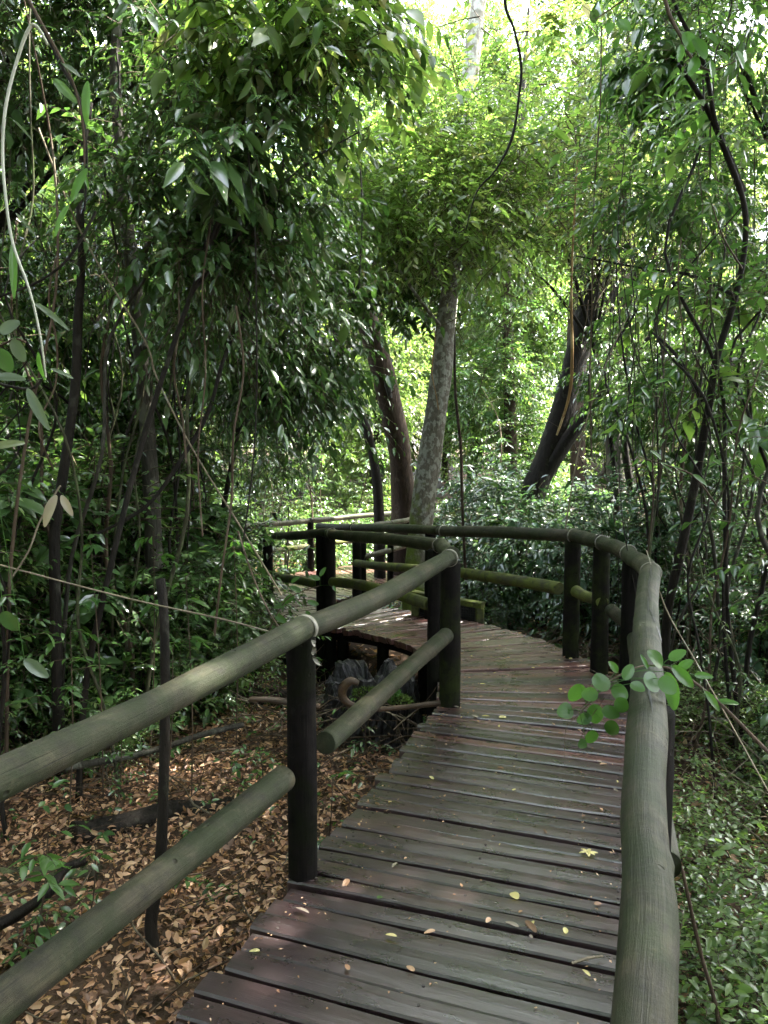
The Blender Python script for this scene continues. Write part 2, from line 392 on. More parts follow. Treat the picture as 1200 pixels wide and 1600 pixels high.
# ------------------------------------------------------------------ boardwalk
ST = [  # left edge, right edge, deck height
 ((-1.05, -2.0), (.24, -2.0), 0), ((-1.02, .2), (.25, .35), 0), ((-.92, 1.15), (.33, .85), 0), ((-.57, 2.08), (.58, 1.67), 0),
 ((-.26, 3.04), (.93, 2.62), 0), ((.07, 3.91), (1.20, 3.50), 0), ((.28, 4.58), (1.40, 4.20), 0), ((.38, 4.98), (1.56, 4.85), 0),
 ((.42, 5.35), (1.62, 5.42), 0), ((.38, 5.85), (1.54, 6.05), 0), ((.25, 6.35), (1.25, 6.72), 0), ((-.10, 6.85), (.86, 7.28), -.01),
 ((-.48, 7.30), (.42, 7.95), -.06), ((-1.3, 8.5), (-.32, 9.2), -.25), ((-2.2, 10.2), (-.82, 10.0), -.38), ((-2.1, 12.2), (-.55, 10.9), -.47),
 ((-1.0, 13.95), (-.08, 12.0), -.53), ((.6, 15.5), (1.3, 14.1), -.57), ((3.0, 17.6), (3.5, 16.3), -.60), ((6.0, 19.6), (6.5, 18.3), -.60), ((10., 21.6), (10.5, 20.3), -.60)]
def lerp(a, b, t): return a+(b-a)*t
bw = empty('boardwalk', (0, 3, 0), 'weathered timber plank boardwalk curving left into the forest', kind='structure')
def curve_eval(arr, s):
    i = min(int(s), len(arr)-2); t = s-i
    a = Vector(arr[max(i-1, 0)]); b = Vector(arr[i]); c = Vector(arr[i+1]); d = Vector(arr[min(i+2, len(arr)-1)])
    return .5*((2*b)+(c-a)*t+(2*a-5*b+4*c-d)*t*t+(3*b-a-3*c+d)*t**3)
Ls = [(a[0], a[1], z) for a, b, z in ST]; Rs = [(b[0], b[1], z) for a, b, z in ST]
fine = [i*.004 for i in range(int((len(ST)-1)/.004)+1)]
cl = [0.]; prev = None
for s in fine:
    m_ = (curve_eval(Ls, s)+curve_eval(Rs, s))/2
    if prev is not None: cl.append(cl[-1]+(m_-prev).length)
    prev = m_
def s_at(d):
    return float(np.interp(d, cl, fine))
total = cl[-1]; d = .02; planks = 0; rp = random.Random(3)
nails = MB()
first_red = None
while d < total-.15 and planks < 285:
    wdt = rp.uniform(.066, .097) if d < 14 else rp.uniform(.12, .16)
    gap = rp.choice([.010, .012, .014, .017, .021])
    a, b = s_at(d), s_at(d+wdt)
    L0, L1, R0, R1 = curve_eval(Ls, a), curve_eval(Ls, b), curve_eval(Rs, a), curve_eval(Rs, b)
    wl = rp.uniform(.0, .006)
    el, er = rp.uniform(.0, .055), rp.uniform(.0, .05)
    ax = (R0-L0).normalized()
    L0 -= ax*el; L1 -= ax*el; R0 += ax*er; R1 += ax*er
    # keep a gap even on the inner side of a bend
    cen = (L0+L1+R0+R1)/4
    dz = rp.uniform(-.007, .007); tilt = rp.uniform(-.003, .003); th = .052
    nxn = 10; V = []; F = []; UV = []
    lenp = (R0-L0).length
    prof = [(0, -1, 0), (0, 0, -.007), (.07, 0, 0), (.5, 0, .0015), (.93, 0, 0), (1, 0, -.007), (1, -1, 0)]   # across; y: -1 bottom
    ph1, ph2 = rp.uniform(0, 6), rp.uniform(0, 6)
    for i in range(nxn+1):
        t = i/nxn; A = L0.lerp(R0, t); B = L1.lerp(R1, t)
        w1 = .0055*math.sin(t*5+ph1)+rp.uniform(-.002, .002); w2 = .0055*math.sin(t*4.3+ph2)+rp.uniform(-.002, .002)
        dr = (B-A).normalized() if (B-A).length > .001 else Vector((0, 1, 0))
        A = A+dr*w1; B = B+dr*w2
        for (q, bt, zz) in prof:
            p = A.lerp(B, q)
            p = Vector((p.x, p.y, p.z+dz+tilt*(q-.5)*2+zz+(-th if bt == -1 else 0)+.0015*math.sin(t*9+ph2)))
            V.append(p-cen); UV.append((t*lenp, q*wdt+(.05 if bt == -1 else 0)))
    k = len(prof)
    for i in range(nxn):
        for j in range(k-1):
            F.append((i*k+j, (i+1)*k+j, (i+1)*k+j+1, i*k+j+1))
        F.append((i*k+k-1, (i+1)*k+k-1, (i+1)*k, i*k))
    for base, rev in ((0, 0), (nxn*k, 1)):
        for q in ((0, 1, 5, 6), (1, 2, 4, 5)):
            f = [base+x for x in q]; F.append(tuple(f[::-1]) if rev else tuple(f))
    red = cen.y > 5.0 + rp.uniform(-1.0, 1.0)  # past the bend the pinkish light is put into a redder plank colour
    o = link('plank', mesh_np('plank', [tuple(v) for v in V], F, smooth=False, UV=UV), 'plank_red_lit' if red else 'plank_grey', bw)
    o.location = cen-Vector((0, 3, 0))
    if d < 11:
        for (f_, q_) in ((.07, .3), (.07, .72), (.5, .5), (.93, .3), (.93, .72)):
            p = L0.lerp(R0, f_).lerp(L1.lerp(R1, f_), q_)+Vector((rp.uniform(-.01, .01), rp.uniform(-.005, .005), dz+.0015))
            nails.add(*tube_arr([p-Vector((0, 0, .006)), p+Vector((0, 0, .0012))], .006, 6)[:3])
    d += wdt+gap; planks += 1
o = link('nail_heads', nails.mesh('nail_heads'), 'nail', bw); o.location = (0, -3, 0); o['kind'] = 'stuff'
# bearers and short piles under the planks
def edge_pts(arr, off, dz, s0, s1, n):
    out = []
    for i in range(n+1):
        s = lerp(s0, s1, i/n); a, b = curve_eval(Ls, s), curve_eval(Rs, s)
        ax = (b-a).normalized(); p = (a+ax*off) if arr is Ls else (b-ax*off)
        out.append(p+Vector((0, -3, dz)))
    return out
for arr in (Ls, Rs):
    for s0 in range(0, len(ST)-1):
        tube('bearer', edge_pts(arr, .12, -.10, s0, s0+.97, 4), .055, 'post_wood', bw, 8, .02, s0)
for s in [x*1. for x in range(1, len(ST)-1)]:
    for arr in (Ls, Rs):
        p = edge_pts(arr, .10, -.05, s, s+.01, 1)[0]
        g_ = gz(p.x, p.y+3)
        tube('pile', [(p.x, p.y, g_-.2), (p.x, p.y, p.z-.04)], .055, 'post_wood', bw, 8, .02)

# ------------------------------------------------------------------ railings
def railing(label, loc=(0, 0, 0)):
    return empty('wooden_railing', loc, label, 'railing')
def log(parent, name, pts, r0, r1, mat='rail_wood', seed=0, lab=None):
    n = len(pts); L = [Vector(p) for p in pts]
    P = catmull(L, 16) if n > 2 else [L[0].lerp(L[1], i/50) for i in range(51)]
    rs = random.Random(seed); m = len(P); a = rs.uniform(0, 6)
    rr0 = (lambda i: float(np.interp(i/16, range(len(r0)), r0))) if hasattr(r0, '__len__') else (lambda i: lerp(r0, r1, i/(m-1)))
    rad = [rr0(i)*(1+.035*math.sin(i*.17+a)+.02*math.sin(i*.41+2*a)) for i in range(m)]
    # rounded cut ends
    P = [P[0]+(P[0]-P[1]).normalized()*.004]+P+[P[-1]+(P[-1]-P[-2]).normalized()*.004]
    rad = [rad[0]*.95]+rad+[rad[-1]*.95]
    amp = .005
    P = [p+Vector((amp*math.sin(i*.16+a), 0, amp*math.sin(i*.13+2*a))) for i, p in enumerate(P)]
    o = tube(name, P, rad, mat, parent, 28, .014, seed, 0, knots=2.2)
    if lab: o['label'] = lab
    return o
def post(parent, x, y, ztop, r=.058, mat='post_wood', zb=None, seed=0, lean=(0, 0), lab=None):
    zb = gz(x, y)-.15 if zb is None else zb
    n = 9; P = []; R = []
    for i in range(n+1):
        t = i/n; P.append((x+lean[0]*(t-1), y+lean[1]*(t-1), lerp(zb, ztop, t))); R.append(r*(1.06-.06*t))
    P.append((x, y, ztop+.006)); R.append(r*.86)
    P, R = catmull(P, 3, R)
    o = tube('post', P, R, mat, parent, 24, .018, seed, knots=3)
    if lab: o['label'] = lab
    return o
def strap(parent, c, axis, r, wd=.02, tail=None):
    """flat band round a log at c (axis = log direction), a little proud of it"""
    ax = Vector(axis).normalized(); u = ax.orthogonal().normalized(); v = ax.cross(u); V = []; F = []
    n = 28
    for k in range(n):
        a = 2*PI*k/n; e = u*math.cos(a)+v*math.sin(a)
        sk = ax*(.006*math.sin(a))
        for (rr, s) in ((r, -.5), (r+.0035, -.42), (r+.0035, .42), (r, .5)):
            V.append(Vector(c)+e*rr+ax*s*wd+sk)
    for k in range(n):
        for j in range(3):
            a = k*4+j; b = ((k+1) % n)*4+j; F.append((a, a+1, b+1, b))
    o = link('strap', mesh_np('strap', [tuple(x) for x in V], F, smooth=True), 'strap', parent)
    if tail:
        T = catmull([Vector(p) for p in tail], 5); V = []; F = []
        for i, p in enumerate(T):
            a = i*.45; e = Vector((math.cos(a), math.sin(a)*.4, 0)).normalized()*.008
            V += [p-e, p+e]
            if i: F.append((2*i-2, 2*i-1, 2*i+1, 2*i))
        V += [v+Vector((0, .002, 0)) for v in V]; k = len(T)*2
        F += [(c_+k, b_+k, a_+k, d_+k) for (a_, b_, c_, d_) in F]
        link('strap_end', mesh_np('strap_end', [tuple(x) for x in V], F), 'strap', parent)
    return o
ZR = .975
# near left railing
rl = railing('thick grey-green round rail on dark post at the left, nearest the camera')
log(rl, 'handrail', [(-2.0, -1.3, ZR), (-.82, 1.56, ZR-.018), (-.52, 2.30, ZR-.012), (-.31, 2.84, ZR)], .045, .046, seed=1)
log(rl, 'handrail', [(-.308, 2.85, ZR+.001), (.0, 3.58, ZR-.012), (.425, 4.80, ZR)], .045, .050, seed=2)
log(rl, 'midrail', [(-1.9, -.9, .47), (-.82, 1.56, .47), (-.36, 2.66, .475)], .048, .046, seed=3)
log(rl, 'midrail', [(-.235, 2.93, .50), (.0, 3.62, .49), (.385, 4.72, .485)], .043, .049, seed=4)
post(rl, -.315, 2.86, ZR-.045, .056, 'post_wood', seed=5, lab='near-black post with a greenish edge')
post(rl, -1.45, -.1, ZR-.045, .056, seed=6)
post(rl, .425, 4.86, ZR-.05, .066, 'post_wood_mossy', seed=7, lab='dark post with green algae down its right side')
strap(rl, (-.30, 2.872, ZR), (.4, .92, 0), .0475, .022, [(-.262, 2.80, ZR-.03), (-.258, 2.795, ZR-.06), (-.262, 2.80, ZR-.085), (-.25, 2.79, ZR-.11), (-.235, 2.79, ZR-.125)])
strap(rl, (.405, 4.74, ZR), (.35, .94, 0), .053, .016)
# inner railing past the bend
ri = railing('greenish round rails along the inner side of the boardwalk past the bend')
log(ri, 'handrail', [(.43, 4.86, ZR+.004), (.40, 5.50, ZR-.01)], .05, .05, seed=8)
log(ri, 'handrail', [(.38, 5.54, ZR-.015), (-.53, 7.40, .835)], .05, .05, seed=9)
log(ri, 'handrail', [(-.54, 7.43, .835), (-1.24, 8.7, .66)], .05, .043, seed=10)
log(ri, 'midrail', [(.33, 5.55, .52), (-.1, 6.5, .47), (-.50, 7.3, .38)], .045, .045, 'rail_wood_mossy', seed=11)
log(ri, 'midrail', [(-.62, 7.55, .30), (-1.3, 8.9, .18)], .045, .045, 'rail_wood_mossy', seed=12)
post(ri, .365, 5.5, ZR-.06, .05, seed=13)
post(ri, -.53, 7.42, .79, .06, seed=14); post(ri, -.62, 7.50, .79, .05, seed=15); post(ri, -1.35, 8.85, .60, .06, seed=16)
strap(ri, (.398, 5.44, ZR-.01), (0, 1, 0), .052, .014); strap(ri, (-.50, 7.33, .843), (-.45, .89, -.1), .052, .014)
# right railing
rr = railing('thick cracked round rail at the right edge running up to the bend')
log(rr, 'handrail', [(-.36, -1.0, ZR), (.17, .47, ZR), (.305, .85, ZR), (.40, 1.12, ZR), (.515, 1.46, ZR), (.695, 1.99, ZR), (1.05, 3.02, ZR), (1.47, 4.20, ZR)], [.03, .032, .036, .039, .043, .047, .050, .054], None, seed=21, lab='long weathered log with black drying cracks')
log(rr, 'handrail', [(1.475, 4.22, ZR), (1.59, 4.98, ZR)], .054, .052, seed=22)
log(rr, 'handrail', [(1.592, 5.0, ZR), (1.58, 5.55, ZR)], .05, .052, seed=23)
log(rr, 'handrail', [(1.578, 5.57, ZR+.003), (1.48, 6.02, ZR)], .052, .052, seed=24)
log(rr, 'handrail', [(1.47, 6.04, ZR), (.54, 7.30, .875)], .052, .05, seed=25)
log(rr, 'handrail', [(.53, 7.32, .875), (.1, 8.3, .80), (-.37, 9.25, .70)], .047, .045, seed=26)
log(rr, 'handrail', [(-.38, 9.27, .70), (-.85, 9.95, .645)], .046, .046, seed=27, lab='dark last length with a square-cut end')
log(rr, 'midrail', [(.0, .05, .49), (.68, 1.97, .48)], .04, .043, seed=28)
log(rr, 'midrail', [(.80, 2.1, .47), (1.58, 4.75, .46)], .047, .047, seed=29)
log(rr, 'midrail', [(1.66, 4.85, .47), (1.63, 5.42, .50)], .047, .047, seed=30)
log(rr, 'midrail', [(1.60, 5.55, .53), (1.50, 5.95, .54)], .045, .045, 'rail_wood_mossy', seed=31)
log(rr, 'midrail', [(1.40, 6.10, .53), (1.0, 6.7, .52), (.48, 7.4, .50)], .05, .05, 'rail_wood_mossy', seed=32, lab='rail with a bright yellow-green coat of algae on top')
log(rr, 'midrail', [(.44, 7.5, .46), (-.33, 9.1, .29)], .045, .045, 'rail_wood_mossy', seed=33)
post(rr, .735, 2.06, ZR-.05, .062, seed=34); post(rr, .10, .2, ZR-.05, .05, seed=35)
post(rr, 1.56, 4.80, ZR-.045, .056, seed=36)
post(rr, 1.60, 5.60, ZR-.045, .062, 'post_wood_mossy', seed=37); post(rr, 1.49, 6.02, ZR-.045, .062, 'post_wood_mossy', seed=38)
post(rr, .46, 7.55, .82, .055, seed=39); post(rr, -.33, 9.25, .66, .055, seed=40); post(rr, -.80, 9.95, .60, .055, seed=41)
for c, ax, r in (((1.462, 4.17, ZR), (.35, .94, 0), .056), ((1.59, 4.96, ZR), (.02, 1, 0), .054), ((1.582, 5.53, ZR), (-.05, 1, 0), .053), ((1.485, 5.98, ZR), (-.3, .95, 0), .054),
                 ((.56, 7.27, .878), (-.6, .8, 0), .052), ((-.36, 9.23, .702), (-.45, .89, -.1), .048)):
    strap(rr, c, ax, r, .014)
# dark drying cracks in the near right rail: thin slivers sunk in its top
def crack(parent, x0, y0, x1, y1, wd=.0035, seed=0):
    rs = random.Random(seed); n = 14; V = []; F = []
    for i in range(n+1):
        t = i/n; x = lerp(x0, x1, t)+rs.uniform(-.001, .001); y = lerp(y0, y1, t); h = wd*math.sin(PI*t)**.6*rs.uniform(.6, 1.2)
        cx = np.interp(y, [.5, 1.14, 1.99, 3.02, 4.2], [.18, .405, .695, 1.05, 1.47]); rad = np.interp(y, [1.5, 2, 3, 4.2], [.043, .047, .050, .054])*1.07+.0012
        for s in (-h, h):
            dx = x+s-cx; V.append((x+s, y, ZR+math.sqrt(max(0, rad*rad-(dx*.93)**2))))
        if i: F.append((2*i-2, 2*i-1, 2*i+1, 2*i))
    return link('crack', mesh_np('crack', V, F), 'mesh_dark', parent)
for i, c in enumerate([(.640, 1.78, .735, 2.12), (.985, 2.74, 1.045, 2.98), (1.02, 2.92, 1.12, 3.22), (1.10, 3.12, 1.20, 3.46), (1.19, 3.42, 1.30, 3.72), (1.30, 3.70, 1.42, 4.05), (.94, 2.55, .98, 2.72)]):
    crack(rr, *c, seed=i)
# far railings after the hairpin
rf = railing('far dark rail with a wet pale top behind the hairpin of the boardwalk')
CO = [(-2.16, 12.0, .44), (-1.33, 13.6, .385), (-.16, 14.9, .38), (.9, 16.0, .36), (2.9, 17.8, .34), (5.2, 19.3, .34)]
for i in range(5): log(rf, 'handrail', [CO[i], tuple(lerp(a, b, .985) for a, b in zip(CO[i], CO[i+1]))], .05, .047, seed=50+i)
for i in range(5):
    a, b = CO[i], CO[i+1]; log(rf, 'midrail', [(a[0], a[1], a[2]-.45), tuple(lerp(p, q, .97)-(.45 if k == 2 else 0) for k, (p, q) in enumerate(zip(a, b)))], .045, .045, 'rail_wood_mossy', seed=60+i)
for i, p in enumerate(CO): post(rf, p[0]+.02, p[1], p[2]-.04, .056, seed=70+i)
log(rf, 'handrail', [(-2.16, 12.0, .44), (-2.9, 10.6, .50)], .05, .05, seed=77)
rg = railing('second far rail, pale on top, running right behind the lichen-spotted tree')
CI = [(-.30, 10.75, .56), (.10, 11.7, .52), (.44, 13.0, .46), (1.6, 14.3, .42), (3.34, 16.0, .36), (4.6, 16.9, .34)]
for i in range(5): log(rg, 'handrail', [CI[i], tuple(lerp(a, b, .985) for a, b in zip(CI[i], CI[i+1]))], .042, .042, seed=80+i)
for i in range(5):
    a, b = CI[i], CI[i+1]; log(rg, 'midrail', [(a[0], a[1], a[2]-.42), tuple(lerp(p, q, .97)-(.42 if k == 2 else 0) for k, (p, q) in enumerate(zip(a, b)))], .04, .04, seed=90+i)
for i, p in enumerate(CI): post(rg, p[0], p[1]+.03, p[2]-.04, .05, seed=100+i)

# low mossy timber frame with dark wire mesh at the deck edge
bx = empty('edge_guard', (.72, 7.55, -.06), 'low mossy timber frame with black mesh panel at the outer deck edge', 'guard')
def beam(name, a, b, hw, hh, mat, parent):
    a, b = Vector(a), Vector(b); ax = (b-a).normalized(); s = ax.cross(Vector((0, 0, 1)))
    s = s.normalized() if s.length > .01 else Vector((1, 0, 0)); t = s.cross(ax)
    V = []; UV = []
    for i in range(7):
        p = a.lerp(b, i/6)
        for (q, r_) in ((-1, -.8), (-.8, -1), (.8, -1), (1, -.8), (1, .8), (.8, 1), (-.8, 1), (-1, .8)):
            V.append(tuple(p+s*hw*q+t*hh*r_)); UV.append((q*.5, i/6*(b-a).length))
    F = [(i*8+j, i*8+(j+1) % 8, (i+1)*8+(j+1) % 8, (i+1)*8+j) for i in range(6) for j in range(8)]
    for base, rev in ((0, 1), (48, 0)):
        for q in ((0, 1, 2, 3), (0, 3, 4, 7), (7, 4, 5, 6)):
            f = [base+x for x in q]; F.append(tuple(f[::-1]) if rev else tuple(f))
    return link(name, mesh_np(name, V, F, UV=UV), mat, parent)
beam('top_bar', (-.42, .22, .24), (.24, -.20, .20), .045, .03, 'rail_wood_mossy', bx)
beam('upright', (.21, -.18, -.25), (.21, -.18, .17), .04, .045, 'rail_wood_mossy', bx)
beam('upright', (-.40, .20, -.25), (-.40, .20, .21), .04, .045, 'rail_wood_mossy', bx)
beam('bottom_bar', (-.40, .20, -.03), (.20, -.18, -.05), .03, .025, 'post_wood', bx)
mb = MB()
for i in range(26):
    t = i/25; x, y = lerp(-.36, .17, t), lerp(.18, -.15, t); mb.tube([(x, y, -.03), (x, y, .2)], .004, 4)
for i in range(10):
    z = lerp(-.03, .19, i/9); mb.tube([(-.36, .18, z), (.17, -.15, z)], .005, 4)
o = link('wire_mesh', mb.mesh('wire_mesh'), 'mesh_dark', bx); o['kind'] = 'stuff'
beam('back_board', (-.38, .24, .08), (.19, -.11, .08), .008, .10, 'stump_char', bx)

# ------------------------------------------------------------------ trees
def tree(name, label, cat, pts, rad, bark, crown=None, crown_at=None, group=None, smooth_n=6, wob=.03, ns=14, branches=(), seed=1, crown_rot=0, crown_scale=1.):
    base = Vector(pts[0]); root = empty(name, base, label, cat, group)
    P = [Vector(p)-base for p in pts]
    tube('trunk', P, rad, bark, root, ns, wob, seed, smooth_n)
    for i, (bp, br) in enumerate(branches):
        tube('branch', [Vector(p)-base for p in bp], br, bark, root, 8, .03, seed+i+3, 6)
    if crown is not None:
        o = link('crown', crown, None, root); o.location = (Vector(crown_at) if crown_at is not None else Vector((0, 0, 0)))-(base if crown_at is not None else Vector((0, 0, 0)))
        o.rotation_euler = (0, 0, crown_rot); o.scale = (crown_scale,)*3 if not hasattr(crown_scale, '__len__') else crown_scale
    return root
def px(lst, d0, d1=None):
    n = len(lst); d1 = d0 if d1 is None else d1
    return [at(u, v, lerp(d0, d1, i/max(1, n-1))) for i, (u, v) in enumerate(lst)]
def rooted(pts):
    p = Vector(pts[0]); g_ = gz(p.x, p.y)-.1
    if p.z > g_+.15: return [Vector((p.x-(pts[1].x-p.x)*.3, p.y, g_))]+list(pts)
    return list(pts)
def lobes_from(cen, lst):   # pixel lobes: (u, v, d, rx, ry, rz)
    return [(tuple(at(u, v, d)-cen), (rx, ry, rz)) for (u, v, d, rx, ry, rz) in lst]

# 1 lichen-spotted tree in the middle
p = px([(650, 965), (652, 880), (662, 780), (678, 670), (690, 580), (695, 520), (703, 450), (716, 370), (730, 290)], 9.0, 9.6)
c0 = at(700, 330, 9.4)
cm, cc = crown_mesh('crown', 11, lobes_from(c0, [(700, 330, 9.4, 1.0, 1.0, .85), (640, 260, 9.6, .8, .8, .5), (790, 290, 9.6, .9, .9, .5), (600, 350, 9.3, .7, .8, .6), (790, 400, 9.2, .6, .5, .4), (600, 420, 9.2, .5, .4, .35), (680, 380, 8.7, .5, .3, .3), (560, 270, 9.3, .8, .6, .45), (850, 230, 9.6, .8, .6, .4), (690, 190, 9.6, .9, .7, .35)]), 2700, 9, .08, .42, .42, 'h', ('leaf_light', 'twig_brown'), 110, .5, .3, .25)
tree('lichen_tree', 'pale lichen-spotted trunk, green with moss low down, right behind the outer rail', 'tree', p, [.17, .145, .142, .138, .13, .12, .10, .07, .04], 'bark_lichen', cm, c0,
     branches=[([p[6], at(640, 380, 9.2), at(590, 300, 9.2)], [.05, .03, .012]), ([p[6], at(760, 380, 9.5), at(820, 300, 9.6)], [.05, .03, .012]), ([p[5], at(650, 460, 9.0), at(610, 400, 8.8)], [.03, .02, .01])])
# 2 dark leaning trunk with a cavity
p = rooted(px([(632, 800), (628, 745), (624, 700), (610, 635), (592, 560), (570, 490), (545, 420), (520, 330)], 13.5, 12.5))
c0 = at(545, 370, 11)
cm, cc = crown_mesh('crown', 12, lobes_from(c0, [(540, 380, 11, 1.2, 1.0, .75), (500, 300, 11, .8, .9, .6), (620, 330, 11, .8, .9, .6), (470, 420, 10.5, .6, .7, .6), (600, 430, 10.6, .7, .6, .4)]), 1700, 9, .10, .42, .4, 'h', ('leaf_dark', 'twig_brown'), 70, .34, .35, .4)
lt = tree('leaning_tree', 'dark brown trunk leaning left with a long hollow slit, left of the lichen-spotted tree', 'tree', p, [.30, .24, .20, .20, .205, .19, .18, .17, .10][:len(p)], 'bark_brown', cm, c0,
     branches=[([p[-2], at(600, 400, 12), at(640, 330, 11)], [.08, .05, .02]), ([p[-3], at(490, 420, 12), at(440, 340, 11)], [.07, .04, .02])])
q = px([(601, 585), (606, 602), (610, 622)], 12.72, 12.78); q = [x-lt.location for x in q]
mb = MB()
tube('hollow', q, [.012, .055, .03], 'stump_char', lt, 8, .05, 3, 5)
# 3 thin leaning trunk
p = rooted(px([(592, 800), (586, 730), (572, 670), (548, 610), (532, 550), (516, 480), (505, 410)], 13, 12.5))
tree('thin_leaning_tree', 'thin crooked dark trunk leaning left, left of the hollow-slit trunk', 'tree', p, [.10, .09, .08, .08, .07, .06, .05, .03][:len(p)], 'bark_dark')
# 4 big dark leaning tree at right with a fork
p = rooted(px([(795, 870), (820, 800), (845, 740), (868, 680), (888, 610), (905, 540), (925, 450), (945, 360), (958, 260), (980, 120), (1000, -60)], 11.4, 12))
tree('forked_leaning_tree', 'thick black trunk leaning right with a low fork, right of the middle', 'tree', p, [.27, .235, .21, .19, .185, .18, .175, .165, .15, .13, .09, .05][:len(p)], 'bark_dark',
     branches=[([at(840, 760, 11.5), at(885, 690, 11.4), at(930, 632, 11.4), (at(985, 575, 11.3)), at(1040, 490, 11.3)], [.14, .11, .10, .07, .04]),
               ([at(925, 450, 11.9), at(880, 380, 12.6), at(830, 300, 12.4)], [.10, .06, .03]), ([at(935, 400, 12), at(1000, 300, 12.8), at(1030, 200, 12.5)], [.10, .06, .03])])
# 5..8
p = rooted(px([(968, 850), (962, 740), (958, 620), (964, 520), (972, 430), (985, 320)], 14, 14))
tree('upright_tree', 'straight grey trunk standing just right of the black forked tree', 'tree', p, [.2, .18, .17, .165, .16, .15, .1][:len(p)], 'bark_grey')
p = rooted(px([(992, 810), (985, 760), (976, 690), (982, 620), (978, 540), (984, 470), (1000, 400)], 11, 11))
tree('slender_tree', 'slender dark crooked stem in front of the straight grey trunk', 'tree', p, [.07, .06, .055, .055, .05, .045, .04, .03][:len(p)], 'bark_dark',
     branches=[([at(978, 540, 11), at(950, 480, 11), at(930, 400, 11)], [.035, .025, .012])])
p = rooted(px([(905, 780), (903, 700), (900, 640), (897, 560), (900, 460)], 19, 19))
tree('brown_tree', 'warm brown lit trunk far behind the fork of the black tree', 'tree', p, [.24, .22, .2, .19, .18, .16][:len(p)], 'bark_brown')
p = rooted(px([(655, 800), (672, 700), (687, 600), (700, 480), (714, 320), (728, 210), (735, 110), (748, 0), (762, -140)], 14.5, 14.5))
c0 = at(745, -60, 21)
FAR = []
farspec = [('leaf_light', 31), ('leaf_mid', 32), ('leaf_olive', 33), ('leaf_light', 34)]
for i, (lm, sd_) in enumerate(farspec):
    rs = random.Random(sd_)
    lob = [((rs.uniform(-1.2, 1.2), rs.uniform(-1.2, 1.2), z), (rs.uniform(1.8, 2.8), rs.uniform(1.8, 2.6), rs.uniform(1.3, 2.0))) for z in (1.2, 3.6, 6.0, 8.5, 10.8, 13.0)]
    cm, _ = crown_mesh('crown', sd_, lob, 5200, 7, .17, .40, .6, 'q', (lm, 'twig_brown'), 210, .62, .3, .35, True, .006)
    FAR.append(cm)
cmw, _ = crown_mesh('crown', 35, [((0, 0, 0), (3, 3, 2)), ((-2, 0, 1.5), (2.4, 2, 1.5)), ((2.2, .5, 1), (2, 2, 1.5))], 3000, 7, .15, .4, .6, 'q', ('leaf_light', 'twig_brown'), 110, .6)
tree('pale_tree', 'tall white-barked trunk glaring in the sunlight at the top centre', 'tree', p, [.20, .19, .18, .175, .17, .17, .16, .15, .13, .11][:len(p)], 'bark_pale', cmw, at(745, -260, 16))
# right near twisted trunk
p = rooted(px([(1040, 1000), (1048, 930), (1062, 870), (1085, 760), (1105, 650), (1120, 560), (1150, 460), (1165, 370), (1158, 300), (1120, 200), (1100, 100), (1060, 20), (1030, -60)], 5.6, 5.0))
c1 = at(1120, 230, 5)
cm, _ = crown_mesh('crown', 14, lobes_from(c1, [(1090, 330, 6, .7, .8, .5), (1180, 200, 5.5, .6, .7, .5), (1150, 430, 6, .6, .7, .35), (1000, 260, 6.5, .6, .7, .5), (1150, 60, 5, .6, .6, .4), (1100, 600, 5.2, .4, .3, .4), (1150, 520, 5., .35, .3, .35)]), 750, 8, .07, .42, .32, 'h', ('leaf_mid', 'twig_brown'), 60, .24, .25, .3)
tree('twisted_tree', 'twisted slim brown trunk rising beside the far right bushes', 'tree', p, [.036, .034, .030, .034, .030, .028, .024, .021, .019, .018, .015, .013, .011, .009][:len(p)], 'bark_dark', cm, c1,
     branches=[([at(1145, 460, 5.5), at(1080, 430, 6), at(1010, 420, 6.2), at(900, 400, 6.4)], [.016, .014, .010, .005]), ([at(1160, 300, 5.4), at(1110, 180, 5.2), at(1060, 100, 5)], [.03, .02, .012]),
               ([at(1105, 640, 5.5), at(1060, 560, 5.6), at(1020, 520, 5.8)], [.02, .014, .008])])
# left trunks
p = rooted(px([(240, 860), (235, 745), (228, 640), (222, 560), (212, 460), (200, 370), (192, 270), (180, 120), (190, -40)], 6.0, 6.0))
c2 = at(330, 250, 5)
cm, _ = crown_mesh('crown', 15, lobes_from(c2, [(330, 270, 5.2, .62, .7, .5), (420, 180, 5.3, .5, .6, .45), (250, 350, 5.2, .5, .6, .45), (400, 350, 5.3, .4, .6, .4), (300, 120, 5, .6, .7, .4), (330, 440, 5.4, .5, .6, .4), (470, 60, 5.2, .5, .6, .4)]), 1250, 9, .085, .4, .36, 'h', ('leaf_dark', 'twig_brown'), 70, .21, .4, .5)
tree('spotted_trunk_tree', 'slim mottled trunk with dark hanging foliage left of centre', 'tree', p, [.075, .068, .065, .06, .06, .055, .05, .045, .04, .03][:len(p)], 'bark_grey', cm, c2,
     branches=[([at(205, 420, 6), at(280, 330, 5.6), at(380, 280, 5.3)], [.03, .02, .01]), ([at(190, 260, 6), at(270, 160, 5.5), at(400, 120, 5.2)], [.03, .02, .01])])
p = px([(238, 1640), (243, 1500), (236, 1440), (250, 1350), (256, 1200), (258, 1080), (256, 960), (250, 905)], 3.0, 3.3)
p[0].z = gz(p[0].x, p[0].y)-.1
tree('dead_sapling', 'thin dead stem with a snapped reddish top behind the near left rails', 'dead tree', p, [.026, .025, .024, .023, .022, .021, .021, .022], 'bark_dark', wob=.06)
p = rooted(px([(85, 880), (90, 800), (105, 700), (118, 600), (122, 500), (128, 400), (125, 300), (140, 160)], 5, 5))
tree('dark_sapling', 'dark curved sapling at the far left, left of the mottled trunk', 'tree', p, [.04, .036, .034, .032, .03, .028, .025, .022, .02][:len(p)], 'bark_dark')

